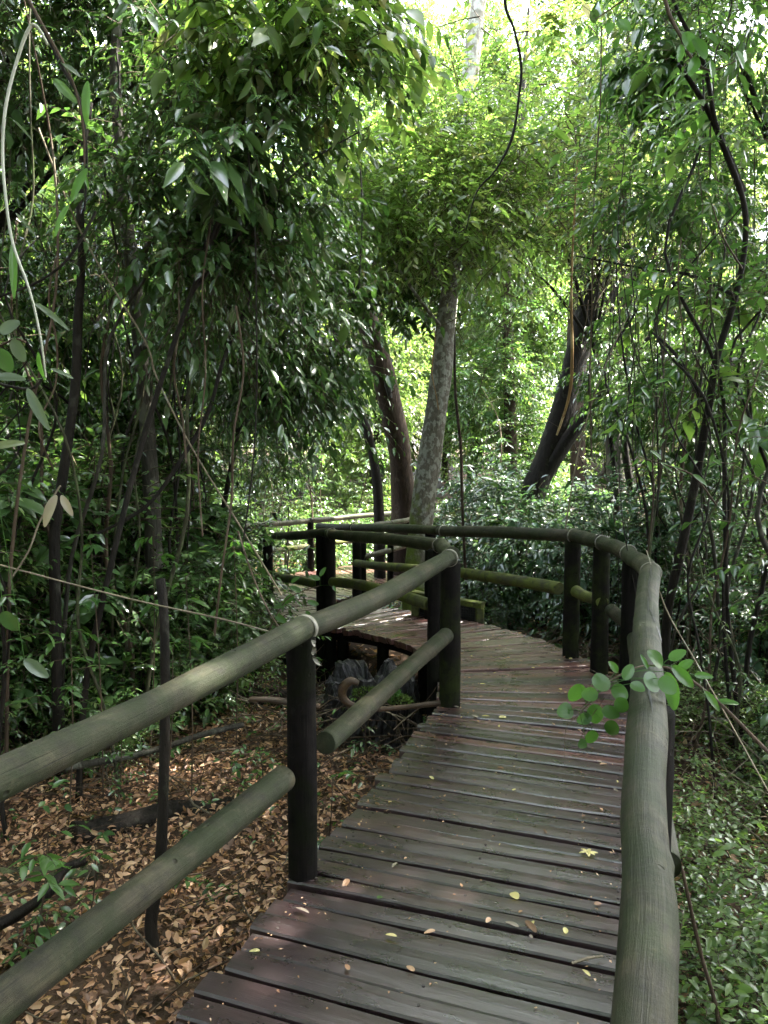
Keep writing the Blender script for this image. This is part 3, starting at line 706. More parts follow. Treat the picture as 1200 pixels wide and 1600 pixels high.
# hanging foliage trees of the left middle and the top
def hang_tree(label, seed, lobes, base, mats, n, L, trunk_r=.05, wr=.4, hang=.6, kind='h', csz=.25, ln=.35, name='overhanging_tree', group=None, m=9):
    c = at(lobes[0][0], lobes[0][1], lobes[0][2])
    cm, cc = crown_mesh('crown', seed, lobes_from(c, lobes), n, m, L, wr, ln, kind, mats, max(14, n//20), csz, .4, hang)
    b = Vector((base[0], base[1], gz(*base)-.1)); rs = random.Random(seed)
    top = c+Vector((0, 0, .2)); pts = [b]; trunk_r *= .75
    for k in range(1, 6):
        t = k/6; pts.append(Vector((lerp(b.x, top.x, t**2)+rs.uniform(-.08, .08), lerp(b.y, top.y, t**2)+rs.uniform(-.08, .08), lerp(b.z, top.z, t))))
    pts.append(top)
    br = []
    for l in lobes[1:]:
        e = at(l[0], l[1], l[2]); s_ = pts[4]; br.append(([s_, s_.lerp(e, .5)+Vector((0, 0, .15)), e], [trunk_r*.5, trunk_r*.35, trunk_r*.12]))
    return tree(name, label, 'tree', pts, [trunk_r*(1-.1*k) for k in range(7)], 'bark_dark', cm, c, group, branches=br, seed=seed)
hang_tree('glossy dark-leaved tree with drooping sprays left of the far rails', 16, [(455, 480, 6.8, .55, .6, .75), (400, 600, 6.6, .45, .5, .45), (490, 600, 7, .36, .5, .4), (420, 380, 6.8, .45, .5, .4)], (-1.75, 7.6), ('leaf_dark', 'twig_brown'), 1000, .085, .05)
hang_tree('backlit bright green spray hanging at the top left of centre', 17, [(530, 110, 5.0, .34, .4, .25), (440, 60, 5, .3, .4, .3), (520, 30, 5.2, .35, .4, .2), (590, 190, 5.4, .2, .3, .1)], (-1.9, 4.6), ('leaf_light', 'twig_brown'), 190, .12, .03, csz=.2)
hang_tree('olive airy tree with thin drooping leaves right of the lichen-spotted tree', 18, [(860, 330, 10.5, 1.1, 1, .9), (950, 250, 10.5, .9, 1, .8), (800, 400, 10.3, .7, .8, .5), (980, 420, 11, .7, .8, .5), (900, 150, 10.5, .9, 1, .8), (1020, 130, 10.5, .8, 1, .8)], (3.4, 10.8), ('leaf_olive', 'twig_brown'), 1150, .095, .07, hang=.4, csz=.35)
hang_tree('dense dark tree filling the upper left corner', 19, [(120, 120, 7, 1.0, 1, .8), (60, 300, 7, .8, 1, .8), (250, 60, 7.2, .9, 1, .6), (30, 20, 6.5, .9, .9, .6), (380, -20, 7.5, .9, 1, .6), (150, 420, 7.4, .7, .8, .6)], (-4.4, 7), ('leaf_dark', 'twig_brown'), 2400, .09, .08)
hang_tree('mid-green tree filling the left edge above the undergrowth', 20, [(90, 560, 7.6, .9, .9, .7), (200, 520, 8, .8, .9, .7), (20, 480, 7, .7, .8, .7), (290, 620, 8.4, .7, .8, .6), (330, 480, 8.6, .7, .8, .6)], (-4.9, 8.2), ('leaf_mid', 'twig_brown'), 2000, .085, .06)
hang_tree('leafy tree reaching down from the upper right corner', 21, [(1150, 120, 7.2, 1.0, 1, .8), (1190, 330, 7.4, .8, .9, .7), (1100, 20, 7.2, .9, .9, .6), (1180, 520, 7.6, .7, .9, .7), (1080, 520, 8.2, .6, .8, .5)], (4.6, 7.4), ('leaf_mid', 'twig_brown'), 1400, .085, .07)
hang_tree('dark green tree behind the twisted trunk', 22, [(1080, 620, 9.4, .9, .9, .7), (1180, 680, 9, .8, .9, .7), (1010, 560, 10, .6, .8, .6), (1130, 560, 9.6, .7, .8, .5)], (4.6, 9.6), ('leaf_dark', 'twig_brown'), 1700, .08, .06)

hang_tree('dark fine-leaved tree behind the mottled trunk, low over the undergrowth', 23, [(300, 640, 8.4, .8, .8, .6), (180, 690, 8, .8, .8, .6), (60, 700, 7.6, .7, .8, .6), (400, 700, 9, .5, .7, .5), (330, 560, 8.6, .7, .8, .5)], (-3.0, 8.6), ('leaf_dark', 'twig_brown'), 1900, .06, .05, hang=.35)
hang_tree('light airy tree rising behind the olive tree on the right', 24, [(1000, 330, 12, 1.2, 1, 1.0), (1100, 260, 12, 1.2, 1, 1.0), (880, 220, 12.5, 1.2, 1, .9), (850, 100, 12.5, .7, 1, .8), (960, 60, 12.5, 1.2, 1, .9), (1180, 420, 12, 1, 1, .8)], (5.2, 12.6), ('leaf_light', 'twig_brown'), 1150, .10, .07, hang=.3)
# unseen crowns added overhead to shade the walk, far deck and left thicket
CAN, _ = crown_mesh('crown', 40, [((0, 0, 0), (3.2, 3.2, 1.3)), ((2.4, 1.5, .8), (2.2, 2, 1)), ((-2.2, -1, .6), (2.2, 2, 1)), ((.5, -2.4, .4), (2, 2, 1))], 4600, 8, .14, .42, .55, 'q', ('leaf_mid', 'twig_brown'), 170, .6)
GRP_T = 'tall forest trees behind the boardwalk'
CT = [(-5.6, 3.0, 8.5, 1.0, .3, 'tall tree left of the near railing with its crown above the frame'), (5.2, 3.2, 8.8, 1.1, 2.4, 'tall tree right of the near railing with its crown above the frame'),
      (5.6, 7.6, 9.6, 1.0, 4.1, 'tall tree right of the bend with its crown above the frame'), (-6.5, 8.5, 10.2, .9, 1.9, 'tall tree at the far left with its crown above the frame'),
      (4.9, 13.7, 10.0, .5, 2.0, 'tall tree behind the black forked tree with its crown above the frame'),
      (-3.6, 5.8, 7.6, .75, 2.9, 'tall tree above the left thicket with its crown above the frame'),
      (4.2, -2.5, 9.2, 1.1, 3.3, 'tall tree behind the viewpoint on the right'), (-3.5, -4.5, 8.5, 1.2, 1.2, 'tall tree behind the viewpoint on the left')]
for i, (x, y, z, s, r, lb) in enumerate(CT):
    bx_, by_ = x*1.1, y
    tree('shade_tree', lb, 'tree', [(bx_, by_, gz(bx_, by_)-.1), (bx_*.98+.1, by_, z*.4), (x, y, z*.85), (x, y, z+.6)], [.17, .14, .11, .05], ['bark_grey', 'bark_green', 'bark_dark'][i % 3], CAN, (x, y, z), crown_rot=r, crown_scale=s, seed=i)

# unseen forest behind and beside the viewpoint, added to darken the near parts
for i, (x, y) in enumerate([(-9, 1), (-7.5, -5), (-2.5, -9.5), (3.5, -9), (8, -5), (10.5, 1.5), (-9.5, 7), (0.5, -13), (-8, -11), (9, -11), (13, 4), (-13, 4)]):
    tree('forest_tree', 'unseen dense tree in the forest round the viewpoint', 'tree', [(x, y, gz(x, y)-.2), (x+.2, y, 4), (x-.2, y, 9), (x, y, 13)], [.22, .17, .13, .04], 'bark_grey', FAR[(1, 2, 1, 0)[i % 4]], (x, y, gz(x, y)+.2), 'forest round the viewpoint', crown_rot=i*1.3, crown_scale=(.95, .95, .8), ns=8, seed=i)
# tall trees right behind the pale trunk
for i, (x, y, l_, k) in enumerate([(.6, 27.5, 3.5, 0), (4.2, 28.5, 3.2, 3), (8.0, 27.5, 3., 0), (-3.2, 28, 3.5, 1), (2.6, 33, 5, 3), (4.4, 24.5, -.5, 0)]):
    tree('forest_tree', ['tall light green tree behind the pale trunk', 'tall light green tree right of the pale trunk', 'tall light green tree behind the olive tree', 'tall mid-green tree left of the pale trunk', 'tall light green tree farthest behind the pale trunk', 'low light green tree seen between the lichen-spotted trunk and the black forked tree'][i], 'tree', [(x, y, gz(x, y)-.2), (x+.2, y, 5), (x-.2, y, 10), (x, y, 15)], [.2, .16, .12, .04], 'bark_grey', FAR[k], (x, y, gz(x, y)+l_), 'tall trees behind the pale trunk', crown_rot=i*1.7+.4, crown_scale=(.8, .8, 1.0) if i < 5 else (.55, .55, .6), ns=8, seed=i)
# far trees
FT = []; wherelab0 = 0
rs = random.Random(5)
for row, (y0, n, x0, x1) in enumerate([(17.5, 4, -15, -4.2), (18, 2, 8.5, 16), (21, 5, -8.5, 9.5), (31, 10, -24, 27), (40, 10, -32, 34)]):
    for i in range(n):
        x = lerp(x0, x1, (i+.5)/n)+rs.uniform(-.9, .9); y = y0+rs.uniform(-1.5, 1.5)
        FT.append((x, y, row))
wherelab = {0: 'bushy tree in the mid distance on the left side', 1: 'bushy tree in the mid distance on the right side', 2: 'tree closing the view right behind the hairpin', 3: 'sunlit tree in the nearer row behind the boardwalk', 4: 'pale sunlit tree in the farthest row'}
for k, (x, y, row) in enumerate(FT):
    g_ = gz(x, y); sc_ = rs.uniform(.8, 1.05)*(1.25 if row == 4 else 1.1 if row == 3 else .72 if row == 2 else .9)
    lift = 1.0 if row > 2 else .1
    tree('forest_tree', wherelab[row], 'tree', [(x, y, g_-.2), (x+rs.uniform(-.3, .3), y, g_+4), (x+rs.uniform(-.6, .6), y, g_+9), (x, y, g_+14*sc_)], [.22, .17, .13, .04], rs.choice(['bark_grey', 'bark_dark', 'bark_brown']), FAR[k % 4], (x, y, g_+lift),
         GRP_T if row >= 2 else 'bushy trees in the mid distance', crown_rot=rs.uniform(0, 6.28), crown_scale=sc_, ns=8, seed=k)

LM = [((-.3, 2.9), 'the near left post'), ((-1.7, 6), 'the mottled trunk'), ((-2.0, 5), 'the dark curved sapling'), ((-.1, 5.6), 'the black stump'), ((-.6, 7.5), 'the inner rail posts'), ((.38, 9.2), 'the lichen-spotted tree'), ((.3, 13.5), 'the hollow-slit trunk'),
      ((-1.3, 13.6), 'the far dark rail'), ((2.6, 12), 'the black forked tree'), ((4.2, 14), 'the straight grey trunk'), ((1.5, 5.9), 'the twin posts at the bend'), ((2.0, 5.6), 'the foot of the twisted trunk'), ((-4.4, 7), 'the far left tree'), ((4.6, 7.5), 'the upper right tree'),
      ((4.6, 9.6), 'the dark tree behind the twisted trunk'), ((-3.2, 3.6), 'the mossy fallen log'), ((1.2, 3), 'the cracked right rail'), ((-1.5, 6.2), 'the dark fallen log'), ((-4.5, 11.5), 'the mid-distance trees on the left'), ((5.6, 17), 'the mid-distance trees on the right'), ((-5.5, 17), 'the bushy trees far on the left')]
def near(x, y):
    (lx, ly), t = min(LM, key=lambda q: math.hypot(q[0][0]-x, q[0][1]-y))
    rel = 'in front of' if y < ly-.7 else 'behind' if y > ly+.7 else 'left of' if x < lx else 'right of'
    return rel+' '+t
# ------------------------------------------------------------------ shrubs, saplings
SHR = []
for i, (lm, L, kind, h, n) in enumerate([('leaf_dark', .06, 'h', 1.2, 330), ('leaf_mid', .065, 'h', 1.1, 300), ('leaf_bluegreen', .055, 'h', 1.5, 480), ('leaf_mid', .05, 'h', .9, 260), ('leaf_dark', .08, 'h', 1.5, 340), ('leaf_bluegreen', .07, 'h', 1.0, 300)]):
    lob = [((0, 0, h*.5), (.5, .5, h*.5)), ((.3, .2, h*.7), (.35, .35, h*.3)), ((-.3, -.15, h*.35), (.35, .35, h*.3))]
    cm, cc = crown_mesh('foliage', 60+i, lob, n, 9, L, .42, .26, kind, (lm, 'twig_brown'), 34, .2, .25, .25)
    mb = MB()
    for k in range(9):
        e = Vector(cc[k*3]); mb.tube([Vector((0, 0, -.1)), e*.45+Vector((0, 0, .1)), e], [.014, .009, .004], 5, smooth_n=3)
    SHR.append((cm, mb.mesh('stems')))
for cm, st in SHR: st.materials.append(MATS['bark_dark'])
def shrub(k, x, y, s, rz, label, group, zoff=0):
    r = empty('shrub', (x, y, gz(x, y)+zoff), label, 'shrub', group); r.rotation_euler.z = rz; r.scale = (s, s, s*rs.uniform(.9, 1.15))
    o = link('foliage', SHR[k][0], None, r); o = link('stems', SHR[k][1], None, r)
    return r
def onpath(x, y, m=.25):
    for i in range(0, len(ST)-1):
        for t in (0, .25, .5, .75):
            a = Vector(Ls[i]).lerp(Vector(Ls[i+1]), t); b = Vector(Rs[i]).lerp(Vector(Rs[i+1]), t)
            c_ = (a+b)/2; w_ = (b-a).length/2
            if math.hypot(x-c_.x, y-c_.y) < w_+m: return True
    return False
GL, GR, GM = 'shrubs in the undergrowth left of the boardwalk', 'shrubs in the undergrowth right of the boardwalk', 'shrubs between the loops of the boardwalk and beyond'
n = 0
for i in range(600):
    y = rs.uniform(4.2, 19); x = rs.uniform(-y*.55-1, y*.55+1.2)
    s = rs.uniform(.65, 1.25)
    if onpath(x, y, .30+.45*s): continue
    if y < 6.3 and x > -1.6 and x < 1: continue            # stump hollow stays open
    if x < 0 and y < 5.2 and x > -2.6: continue
    if x > 1.6 and y < 7.2 and rs.random() < .6: continue
    if .2 < x < 2.6 and 7.0 < y < 8.4: continue
    if -1.8 < x < 1.9 and 9 < y < 15.5: s *= .5
    if abs(x-.38) < .9 and y < 9.4 and y > 6: continue
    if n > 175: break
    n += 1
    if x < -.5 and y < 15: lb, gp = ('low glossy shrub in the left undergrowth' if s < .95 else 'tall leafy shrub in the left undergrowth'), GL
    elif x > 1.2 and y < 15: lb, gp = ('low glossy shrub in the right undergrowth' if s < .95 else 'tall leafy shrub in the right undergrowth'), GR
    else: lb, gp = 'shrub beyond the loops of the boardwalk', GM
    kk = rs.choice([0, 1, 3, 4, 0, 1]) if x < .5 else rs.choice([2, 5, 0, 2, 4, 1])
    lb = ('low ' if s < .85 else 'tall ' if s > 1.08 else 'mid-sized ')+['dark small-leaved', 'mid-green', 'blue-green glossy', 'fine-leaved green', 'dark large-leaved', 'low-spreading bluish'][kk].replace('low-', '')+' shrub '+near(x, y)
    shrub(kk, x, y, s, rs.uniform(0, 6.28), lb, gp)
for (x, y, s, k) in [(-2.0, 5.1, .7, 3), (-2.7, 5.3, .9, 0), (-1.9, 5.8, 1.0, 4), (-1.45, 6.0, .8, 3), (-3.3, 5.5, 1.3, 4), (-2.6, 6.0, 1.3, 0), (-1.7, 6.5, 1.2, 0), (-2.1, 7.0, 1.3, 1), (-1.5, 7.6, 1.0, 0), (-3.4, 6.6, 1.4, 0), (-1.15, 6.5, .8, 3), (-1.9, 8.4, 1.3, 0), (-2.3, 9.6, 1.3, 1)]:
    shrub(k, x, y, s, rs.uniform(0, 6.28), 'dark glossy shrub, near left thicket, '+near(x, y), 'shrubs of the near left thicket')
rq = random.Random(12)
for i in range(34):
    y = rq.uniform(6.2, 11.5); x = rq.uniform(-y*.52-.3, -1.9-(y-6)*.12)
    shrub(rq.choice([0, 1, 4, 0]), x, y, rq.uniform(1.2, 1.75), rq.uniform(0, 6.28), 'tall dark shrub in the left thicket, '+near(x, y), 'tall shrubs deep in the left thicket')
for i in range(26):
    y = rq.uniform(2.5, 5.8); x = .45+.36*y+rq.uniform(.25, 1.5)
    shrub(rq.choice([1, 3, 5, 1]), x, y, rq.uniform(.28, .5), rq.uniform(0, 6.28), 'knee-high green plant beside the cracked rail, '+('nearest the camera' if y < 3.5 else 'midway along' if y < 4.7 else 'near the bend'), 'knee-high plants right of the cracked rail')
for (x, y, s, k) in [(2.3, 8.3, 1.0, 2), (3.0, 9.3, 1.25, 2), (2.0, 9.6, 1.1, 2), (1.55, 10.6, 1.2, 2), (2.9, 7.4, .9, 5), (3.6, 8.2, 1.2, 2), (1.3, 11.6, 1.2, 2), (2.5, 11.3, 1.3, 2), (1.9, 12.6, 1.4, 2)]:
    shrub(k, x, y, s, rs.uniform(0, 6.28), 'blue-green shrub past the mossy midrail, '+near(x, y), 'blue-green shrubs behind the bright mossy midrail')

# thin saplings: stem + foliage
SAP = []
for i in range(5):
    r_ = random.Random(80+i); H = r_.uniform(2.6, 4.0); mb = MB()
    pts = [Vector((r_.uniform(-.06, .06)*k, r_.uniform(-.06, .06)*k, H*k/6)) for k in range(7)]; pts[0].z = -.1
    mb.tube(pts, [.017, .015, .014, .012, .010, .008, .004], 6, smooth_n=4, wob=.05)
    st = mb.mesh('stem'); st.materials.append(MATS[['bark_dark', 'bark_green', 'bark_grey', 'bark_dark', 'twig_brown'][i]])
    rg_ = np.random.default_rng(80+i); nt_ = 26
    t = rg_.uniform(.25, 1, nt_)*6; P0 = np.array([tuple(pts[int(a)].lerp(pts[min(int(a)+1, 6)], a % 1)) for a in np.clip(t, 0, 5.99)])
    an = rg_.uniform(0, 6.28, nt_); D = np.stack([np.cos(an), np.sin(an), rg_.uniform(-.1, .6, nt_)], 1)
    V, F, M = sprays(rg_, P0, D, rg_.uniform(.3, .6, nt_), 9, .075, .36, .3, .4, 'h', tw=.003)
    fm = mesh_np('foliage', V, F, M, True); fm.materials.append(MATS[['leaf_mid', 'leaf_dark', 'leaf_mid', 'leaf_light', 'leaf_dark'][i]]); fm.materials.append(MATS['twig_brown'])
    SAP.append((st, fm))
n = 0
for i in range(900):
    y = rs.uniform(3.6, 18); x = rs.uniform(-y*.55-.5, y*.55+.6)
    if onpath(x, y, .35) or (-1.3 < x < 1.7 and y < 13.5) or (x > -1.7 and x < 0 and y < 7.5): continue
    if x > 0 and x < 2.2 and y < 8: continue
    if .13 < x/y < .34 and y < 12.5: continue
    n += 1
    if n > 120: break
    left = x < -.5
    s = rs.uniform(.6, 1.25); k = rs.randrange(5)
    r = empty('sapling', (x, y, gz(x, y)), ('short ' if s < .8 else 'tall ' if s > 1.05 else 'thin ')+['dark-stemmed', 'green-stemmed', 'grey-stemmed', 'pale-leaved', 'brown-stemmed'][k]+' sapling '+near(x, y), 'sapling',
              'saplings in the left thicket' if left else 'saplings in the right thicket')
    r.rotation_euler = (rs.uniform(-.12, .12), rs.uniform(-.12, .12), rs.uniform(0, 6.28)); r.scale = (s, s, s)
    link('stem', SAP[k][0], None, r)
    link('foliage', SAP[k][1], None, r)
rs = random.Random(61); n = 0
while n < 90:
    y = rs.uniform(4.5, 13); x = rs.choice([rs.uniform(-y*.52, -1.5), rs.uniform(1.9, y*.55)])
    if onpath(x, y, .3) or .13 < x/y < .34: continue
    n += 1; s = rs.uniform(.7, 1.4)
    o = link('bare_stem', SAP[rs.randrange(5)][0], None); o.location = (x, y, gz(x, y)); o.scale = (s*.8, s*.8, s*1.2); o.rotation_euler = (rs.uniform(-.16, .16), rs.uniform(-.16, .16), rs.uniform(0, 6.28))
    tag(o, 'thin bare upright stem '+near(x, y), 'stem', 'bare stems in the thickets')
# ------------------------------------------------------------------ vines
def vine(label, pts, rad, mat, group=None, name='vine', cat='vine', ns=6):
    p0 = Vector(pts[0]); 
    o = tube(name, [Vector(p)-p0 for p in pts], rad, mat, None, ns, .05, len(label), 6); o.location = p0
    return tag(o, label, cat, group)
vine('dark wavy vine dangling from the top, right of the white-barked trunk', px([(785, -60), (790, 10), (803, 45), (814, 100), (811, 150), (800, 215), (775, 265), (745, 300), (728, 360)], 6.4), [.011, .013, .010, .012, .009, .011, .008, .007, .004], 'bark_dark')
vine('orange-brown bare vine curving down in front of the black forked trunk', px([(902, 250), (893, 430), (894, 560), (889, 620), (870, 680)], 8), [.008, .012, .015, .015, .01], 'vine_orange')
vine('long pale diagonal vine crossing in front of the mottled trunk', px([(60, 200), (130, 370), (225, 530), (245, 590), (300, 700), (380, 830), (440, 930)], 4.6, 5.2), [.006]*7, 'twig_pale')
vine('dark bent bough curving down to the left below the hanging foliage', px([(400, 380), (388, 450), (385, 480), (350, 560), (325, 645), (285, 715), (230, 790), (150, 835)], 5.4, 5), [.012, .014, .014, .014, .015, .015, .014, .01], 'bark_dark')
vine('thin taut tendril slanting down across the left to the near rail', px([(-40, 872), (20, 888), (200, 935), (350, 968), (438, 992)], 3.0, 2.9), [.0035]*5, 'twig_pale')
vine('short twig leaning on the near left rail', px([(372, 830), (395, 900), (420, 955), (443, 990)], 3.4, 2.85), [.004]*4, 'twig_brown')
vine('dark slanting twig in the upper left corner', px([(20, -60), (45, 0), (78, 65), (95, 100), (125, 160), (135, 240), (132, 330)], 2.4), [.005, .006, .006, .006, .005, .005, .003], 'bark_dark')
vine('curved dark tendril looping left of the long hanging leaves', px([(150, 330), (110, 400), (60, 440), (-20, 470)], 2.3), [.004]*4, 'bark_dark')
vine('thin loop of vine under the grey leaves at the left edge', px([(60, 540), (70, 575), (55, 605), (20, 605), (-30, 590)], 2.2), [.004]*5, 'bark_dark')
vine('straight pale stem rising through the right thicket', px([(880, 850), (905, 700), (950, 560), (1010, 440)], 7.5), [.008, .007, .006, .005], 'twig_pale')
vine('long pale bare stem slanting beside the cracked rail', px([(1010, 860), (1040, 950), (1085, 1030), (1130, 1110), (1180, 1200), (1230, 1290)], 4.2, 3.0), [.004]*6, 'twig_pale')
vine('bare stem leaning out of the right groundcover by the near rail', px([(1030, 1300), (1062, 1350), (1075, 1400), (1095, 1490), (1120, 1580), (1130, 1680)], 2.2, 2.2), [.004, .005, .006, .006, .006, .007], 'twig_brown')
vine('thin vertical stem left of the tangled dry twigs', px([(560, -40), (566, 60), (560, 200), (566, 330), (560, 460)], 7), [.007]*5, 'bark_dark')
vine('brown liana climbing beside the lichen-spotted tree', px([(732, 960), (726, 870), (722, 780), (720, 700), (712, 620), (710, 540), (708, 430), (718, 300)], 10), [.02, .02, .02, .02, .018, .018, .016, .012], 'bark_brown')
vine('pale root line wriggling down the lichen-spotted trunk', px([(677, 500), (680, 530), (677, 555), (675, 585), (682, 620), (685, 640)], 8.95, 8.8), [.006]*6, 'vine_orange')
rv = random.Random(9); nv = 0
for i in range(70):
    side = rv.random() < .5
    u = rv.uniform(-20, 470) if side else rv.uniform(930, 1220)
    d_ = rv.uniform(4.5, 10); v0 = rv.uniform(-80, 500); ln_ = rv.uniform(250, 700)
    pts = []; uu = u
    for k in range(6):
        pts.append(at(uu, min(v0+ln_*k/5, 1000), d_)+Vector((0, rv.uniform(-.1, .1), 0))); uu += rv.uniform(-14, 14)
    if onpath(pts[-1].x, pts[-1].y, 0) : continue
    lb = 'thin bare vine hanging '+near((u-600)/1200*d_, d_)
    vine(lb, pts, [rv.uniform(.003, .007)]*6, rv.choice(['bark_dark', 'bark_dark', 'twig_brown', 'bark_green']), 'hanging vines in the left thicket' if side else 'hanging vines in the right thicket', ns=5)
# tangled bare branchlets, right mid height
mb = MB(); rv = random.Random(21)
for i in range(260):
    u, v, d_ = rv.gauss(890, 130), rv.gauss(320, 130), rv.uniform(8.5, 11); p0 = at(u, v, d_)
    q = [p0]; dd = Vector((rv.uniform(-1, 1), rv.uniform(-1, 1), rv.uniform(-1, .4))).normalized()
    for k in range(4): dd = (dd+Vector((rv.uniform(-.5, .5), rv.uniform(-.5, .5), rv.uniform(-.6, .3)))).normalized(); q.append(q[-1]+dd*.22)
    mb.tube(q, [.008, .006, .005, .004, .002], 4)
tag(link('tangled_twigs', mb.mesh('tangled_twigs'), 'twig_brown'), 'brown tangle of bare twigs in the airy olive tree', 'twigs', kind='stuff')

# ------------------------------------------------------------------ near leaves
def leaf_obj(name, p, dirv, nrmv, L, W, mat, kind='h', parent=None):
    V, F = leaf_arrays(np.array([[0, 0, 0.]]), np.array([tuple(dirv)]), np.array([tuple(nrmv)]), L, W, kind)
    if True:   # give it thickness and a finer outline
        me = mesh_np(name, V, F, smooth=True)
    o = link(name, me, mat, parent); o.location = p
    md = o.modifiers.new('sub', 'SUBSURF'); md.levels = 2; md.render_levels = 2
    return o
def leafy_sprig(name, label, cat, stem_pts, stem_r, leaves, leafmat_, kind='h', W=.4, bark='twig_brown'):
    base = Vector(stem_pts[0]); root = empty(name, base, label, cat)
    tube('stem', [Vector(p)-base for p in stem_pts], stem_r, bark, root, 6, .03, 2, 6)
    rl_ = random.Random(len(label))
    S = catmull([Vector(p) for p in stem_pts], 8)
    for i, lf in enumerate(leaves):
        u0, v0, u1, v1, d_ = lf[:5]; wr = lf[5] if len(lf) > 5 else W; lm = lf[6] if len(lf) > 6 else leafmat_
        a, b = at(u0, v0, d_), at(u1, v1, d_+rl_.uniform(-.03, .03)); L = (b-a).length
        nv_ = Vector((rl_.uniform(-.5, .5), -1+rl_.uniform(-.2, .2), .6+rl_.uniform(-.3, .3)))
        leaf_obj('leaf', a-base, b-a, nv_, L, L*wr, lm, kind, root)
        s_ = min(S, key=lambda q: (q-a).length)
        if (s_-a).length > .004: tube('petiole', [s_-base, (s_+a)/2-base+Vector((0, 0, .004)), a-base], [.0013, .001, .001], 'leaf_fresh', root, 4)
    return root
# sprig lying over the right rail
leafy_sprig('leafy_branch', 'leafy twig with rounded fresh green leaves lying over the right rail', 'branch',
    px([(1250, 1225), (1190, 1165), (1120, 1095), (1060, 1050), (1010, 1040), (960, 1060), (925, 1090), (905, 1110)], 2.3, 1.92), [.006, .006, .005, .004, .003, .003, .002, .001],
    [(905, 1068, 893, 1100, 1.95, .95), (895, 1108, 868, 1115, 1.95, .9), (925, 1068, 958, 1065, 1.93, .9), (955, 1075, 985, 1092, 1.93, .85), (935, 1085, 905, 1085, 1.93, .9), (930, 1100, 930, 1135, 1.93, .8),
     (940, 1110, 972, 1118, 1.92, .8), (925, 1120, 898, 1128, 1.92, .7), (945, 1130, 970, 1147, 1.92, .8), (925, 1140, 922, 1165, 1.92, .7), (915, 1158, 903, 1168, 1.92, .8), (960, 1095, 985, 1110, 1.91, .8),
     (975, 1062, 990, 1035, 1.9, .6), (985, 1068, 1010, 1080, 1.88, .9), (1005, 1060, 1035, 1075, 1.88, .95), (1030, 1060, 1060, 1085, 1.88, .9), (1040, 1050, 1058, 1118, 1.92, .38), (1035, 1040, 1010, 1015, 1.95, .6),
     (1050, 1040, 1088, 1078, 2.0, .4), (1060, 1045, 1085, 1030, 2.05, .6), (1085, 1055, 1118, 1058, 2.1, .5), (1045, 1030, 1075, 1015, 2.1, .6), (1100, 1080, 1128, 1115, 2.15, .32), (965, 1050, 950, 1032, 1.93, .5),
     (1120, 1095, 1160, 1100, 2.2, .3), (1012, 1045, 1000, 1020, 1.92, .3), (890, 1110, 880, 1120, 1.94, .8)], 'leaf_fresh', 'r')
for s_ in (([(925, 1095), (900, 1120), (884, 1140), (882, 1185)], 1.92), ([(945, 1090), (918, 1130), (905, 1160)], 1.93)):
    vine('fine bare tendril dangling from the leafy twig on the right rail', px(s_[0], s_[1]), [.0012]*len(s_[0]), 'twig_brown', 'tendrils under the leafy twig on the right rail', ns=4)
# pale arching stem with long leaves, left
leafy_sprig('arching_stem', 'pale arching stem with long narrow leaves at the left edge', 'plant',
    px([(75, 70), (58, 42), (45, 45), (28, 90), (10, 160), (4, 230), (8, 300), (20, 380), (45, 450), (62, 520), (72, 590)], 1.9), [.003, .0042, .0045, .004, .004, .0038, .0036, .0034, .003, .0026, .002],
    [(48, 470, 118, 520, 1.85, .16, 'leaf_grey'), (40, 600, 80, 682, 1.85, .22, 'leaf_grey'), (74, 575, 122, 592, 1.9, .2, 'leaf_grey'), (60, 545, 68, 602, 1.95, .26), (18, 185, 55, 222, 1.9, .08, 'leaf_grey'), (22, 330, 60, 372, 1.9, .1, 'leaf_grey'),
     (40, 35, 8, 30, 1.9, .15, 'leaf_grey'), (68, 40, 95, 48, 1.9, .15)], 'leaf_fresh', 'h', .2, 'vine_pale')
leafy_sprig('hanging_leaves', 'long strap-like fresh leaves hanging in the upper left corner', 'plant',
    px([(45, 0), (78, 60), (100, 100), (118, 140), (130, 200), (132, 260)], 1.95), [.004, .004, .0035, .003, .003, .002],
    [(138, 120, 132, 205, 1.95, .22), (140, 258, 104, 322, 1.95, .26), (112, 315, 78, 375, 1.95, .24), (95, 98, 132, 122, 1.9, .3, 'leaf_grey'), (80, 120, 125, 165, 2.0, .3, 'leaf_mid'), (20, 370, 22, 480, 1.95, .14), (128, 262, 140, 300, 1.97, .2)], 'leaf_fresh', 'h')
leafy_sprig('broad_leaf_sprig', 'broad grey-green leaves at the left edge', 'plant', px([(-40, 560), (0, 540), (25, 530), (40, 535)], 1.9), [.003]*4,
    [(0, 520, 34, 500, 1.88, .6, 'leaf_grey'), (20, 530, 40, 570, 1.88, .55, 'leaf_grey'), (-5, 545, 20, 585, 1.9, .7, 'leaf_mid'), (-10, 590, 45, 592, 1.9, .3, 'leaf_grey'), (-15, 700, 45, 690, 1.95, .3, 'leaf_olive'), (5, 955, 30, 990, 2.1, .7, 'leaf_dark'), (38, 1030, 80, 1062, 2.0, .42, 'leaf_grey')], 'leaf_grey', 'r')
leafy_sprig('dry_leaf_stem', 'withered grey-brown leaves folded on a thin stem at the left', 'plant', px([(20, 900), (45, 860), (62, 815), (90, 765), (95, 760)], 2.5), [.003]*5,
    [(92, 768, 62, 832, 2.5, .32), (94, 770, 116, 812, 2.5, .34)], 'leaf_dead_grey', 'h', bark='twig_pale')
